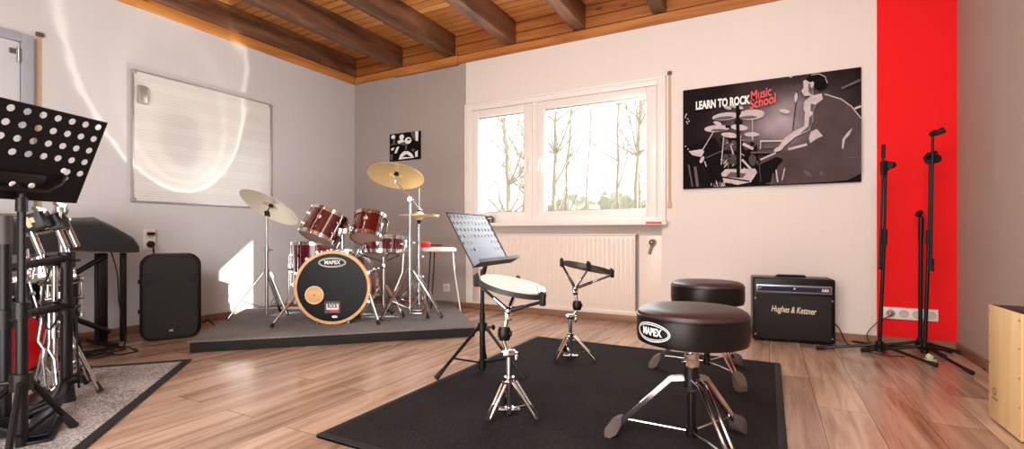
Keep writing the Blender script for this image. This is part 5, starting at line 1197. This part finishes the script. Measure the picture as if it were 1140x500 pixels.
for px, t_, r0, ln, nb, lab in ((546, 11, 0.035, -0.06, 8, 'thin bare tree at the left edge of the left pane'), (568, 9.5, 0.06, -0.03, 16, 'forked bare tree in the middle of the left pane'), (582, 10.5, 0.05, 0.03, 12, 'bare tree at the right of the left pane'),
                         (613, 9.5, 0.055, 0.04, 16, 'stout bare tree at the left of the right pane'), (621, 11.5, 0.05, 0.09, 14, 'leaning bare tree second in the right pane'), (653, 12, 0.03, 0.02, 8, 'thin bare sapling in the middle of the right pane'), (691, 10.5, 0.05, -0.02, 10, 'straight bare tree right of the middle of the right pane'), (707, 9.8, 0.06, 0.02, 15, 'thickest bare tree at the right of the right pane'), (717, 11.5, 0.04, -0.04, 10, 'slim bare tree at the far right of the right pane')):
    p_ = at(px, t_); tree(lab, p_.x, p_.y, 6.2, r0, ln, 11 + i, nb); i += 1
for j, (px, t_, sx, sz, lab) in enumerate(((556, 12.5, 1.0, 1.35, 'pale green bush behind the left pane'), (640, 14, 1.3, 1.58, 'grey green bush low in the middle of the right pane'), (686, 15.5, 1.2, 1.75, 'rounded bush low at the right of the right pane'), (726, 13.5, 1.0, 1.5, 'bush at the far right of the right pane'))):
    k = MB(); t = bmesh.new(); bmesh.ops.create_icosphere(t, subdivisions=4, radius=1); rnd = random.Random(j)
    for v in t.verts: v.co *= 1 + rnd.uniform(-.16, .16)
    k.merge(t, Matrix.Diagonal((sx, sx * .8, sz, 1)))
    p_ = at(px, t_); o = k.build('bush', M['leaf'], loc=(p_.x, p_.y, -0.75 + sz * 0.55)); tag(o, lab, 'bush', 'bushes outside the window')

# ================================================================ LIGHT
w = bpy.data.worlds.new('bright_overcast'); scene.world = w; w.use_nodes = True
bg = w.node_tree.nodes['Background']; bg.inputs[0].default_value = (0.97, 0.985, 1.0, 1); bg.inputs[1].default_value = 2.2
sd = bpy.data.lights.new('sun', 'SUN'); sd.energy = 15.0; sd.angle = math.radians(0.6); sd.color = (1.0, 0.95, 0.88)
so = bpy.data.objects.new('sun', sd); COL.objects.link(so)
dv = Vector((-0.811, -0.585, -0.499)).normalized(); so.rotation_euler = dv.to_track_quat('-Z', 'Y').to_euler()
def area(name, loc, target, size, energy, col, sy=None):
    l = bpy.data.lights.new(name, 'AREA'); l.energy = energy; l.color = col; l.size = size
    if sy: l.shape = 'RECTANGLE'; l.size_y = sy
    o = bpy.data.objects.new(name, l); COL.objects.link(o); o.location = loc; o.rotation_euler = (Vector(target) - Vector(loc)).to_track_quat('-Z', 'Y').to_euler(); return o
area('window_daylight', (-1.75, YB + 0.12, 1.47), (-1.9, 0, 0.9), 1.7, 36, (0.95, 0.98, 1.0), 1.0)
area('room_fill', (-0.9, -1.35, 2.4), (-1.8, 2.8, 0.9), 2.8, 150, (1.0, 0.985, 0.98), 1.2)  # added fill lamp behind the camera, no fixture in the room
area('warm_fill', (0.3, 1.2, 2.45), (0.2, 3.6, 0.7), 1.0, 24, (1.0, 0.86, 0.77))  # unseen warm fill, added to tint and brighten the right side
area('bounce_fill', (-1.2, -0.7, 0.5), (-1.8, 2.4, 2.85), 2.2, 120, (1.0, 0.94, 0.89)).visible_glossy = True  # added lamp aimed upward, imitates bounced light on the ceiling
# sunlight thrown back by a cymbal: broad rings of light on the left wall
cl = bpy.data.lights.new('cymbal_reflection', 'SPOT'); cl.energy = 150; cl.spot_size = math.radians(84); cl.spot_blend = 0.1; cl.shadow_soft_size = 0.01; cl.color = (1.0, 0.93, 0.82)
co = bpy.data.objects.new('cymbal_reflection', cl); COL.objects.link(co); co.location = (-3.869, 2.34, 1.072)
co.rotation_euler = (Vector((-4.37, 2.267, 1.539)) - Vector(co.location)).to_track_quat('-Z', 'Y').to_euler()
cl.use_nodes = True; N = cl.node_tree.nodes; Lk = cl.node_tree.links; em = N['Emission']
tc = N.new('ShaderNodeTexCoord'); nz = N.new('ShaderNodeTexNoise'); nz.inputs['Scale'].default_value = 14; nz.inputs['Detail'].default_value = 4
Lk.new(tc.outputs['Normal'], nz.inputs['Vector'])
sx_ = N.new('ShaderNodeSeparateXYZ'); Lk.new(tc.outputs['Normal'], sx_.inputs[0])
ac = N.new('ShaderNodeMath'); ac.operation = 'ARCCOSINE'; ab = N.new('ShaderNodeMath'); ab.operation = 'ABSOLUTE'; Lk.new(sx_.outputs['Z'], ab.inputs[0]); Lk.new(ab.outputs[0], ac.inputs[0])
ma_ = N.new('ShaderNodeMath'); ma_.operation = 'MULTIPLY_ADD'; ma_.inputs[1].default_value = 0.06; Lk.new(nz.outputs['Fac'], ma_.inputs[0])
m9 = N.new('ShaderNodeMath'); m9.operation = 'MULTIPLY'; m9.inputs[1].default_value = 0.718; Lk.new(ac.outputs[0], m9.inputs[0]); Lk.new(m9.outputs[0], ma_.inputs[2])
rp = ramp(N, [(0.0, (0, 0, 0, 1)), (0.17, (0.01, .01, .01, 1)), (0.25, (0.09, .09, .09, 1)), (0.33, (0.07, .07, .07, 1)), (0.375, (0.15, .15, .15, 1)), (0.41, (0.08, .08, .08, 1)), (0.44, (0.11, .11, .11, 1)), (0.463, (0.10, .10, .10, 1)), (0.475, (0.45, .45, .45, 1)), (0.487, (0.08, .08, .08, 1)), (0.5, (0, 0, 0, 1)), (1.0, (0, 0, 0, 1))])
Lk.new(ma_.outputs[0], rp.inputs['Fac']); lf = N.new('ShaderNodeLightFalloff'); lf.inputs['Strength'].default_value = 1.0
ml9 = N.new('ShaderNodeMath'); ml9.operation = 'MULTIPLY'; Lk.new(rp.outputs['Color'], ml9.inputs[0]); Lk.new(lf.outputs['Constant'], ml9.inputs[1]); Lk.new(ml9.outputs[0], em.inputs['Strength'])

# ================================================================ CAMERA
cd = bpy.data.cameras.new('camera'); cam = bpy.data.objects.new('camera', cd); COL.objects.link(cam)
cam.location = (0, 0, H); cam.rotation_euler = (PI / 2, 0, TH)
cd.sensor_width = 36; cd.lens = FPX / 1140 * 36; cd.shift_y = 9.5 / 1140; cd.clip_start = 0.02; cd.clip_end = 200
scene.camera = cam
scene.view_settings.view_transform = 'Standard'; scene.view_settings.look = 'None'; scene.view_settings.exposure = 0.0
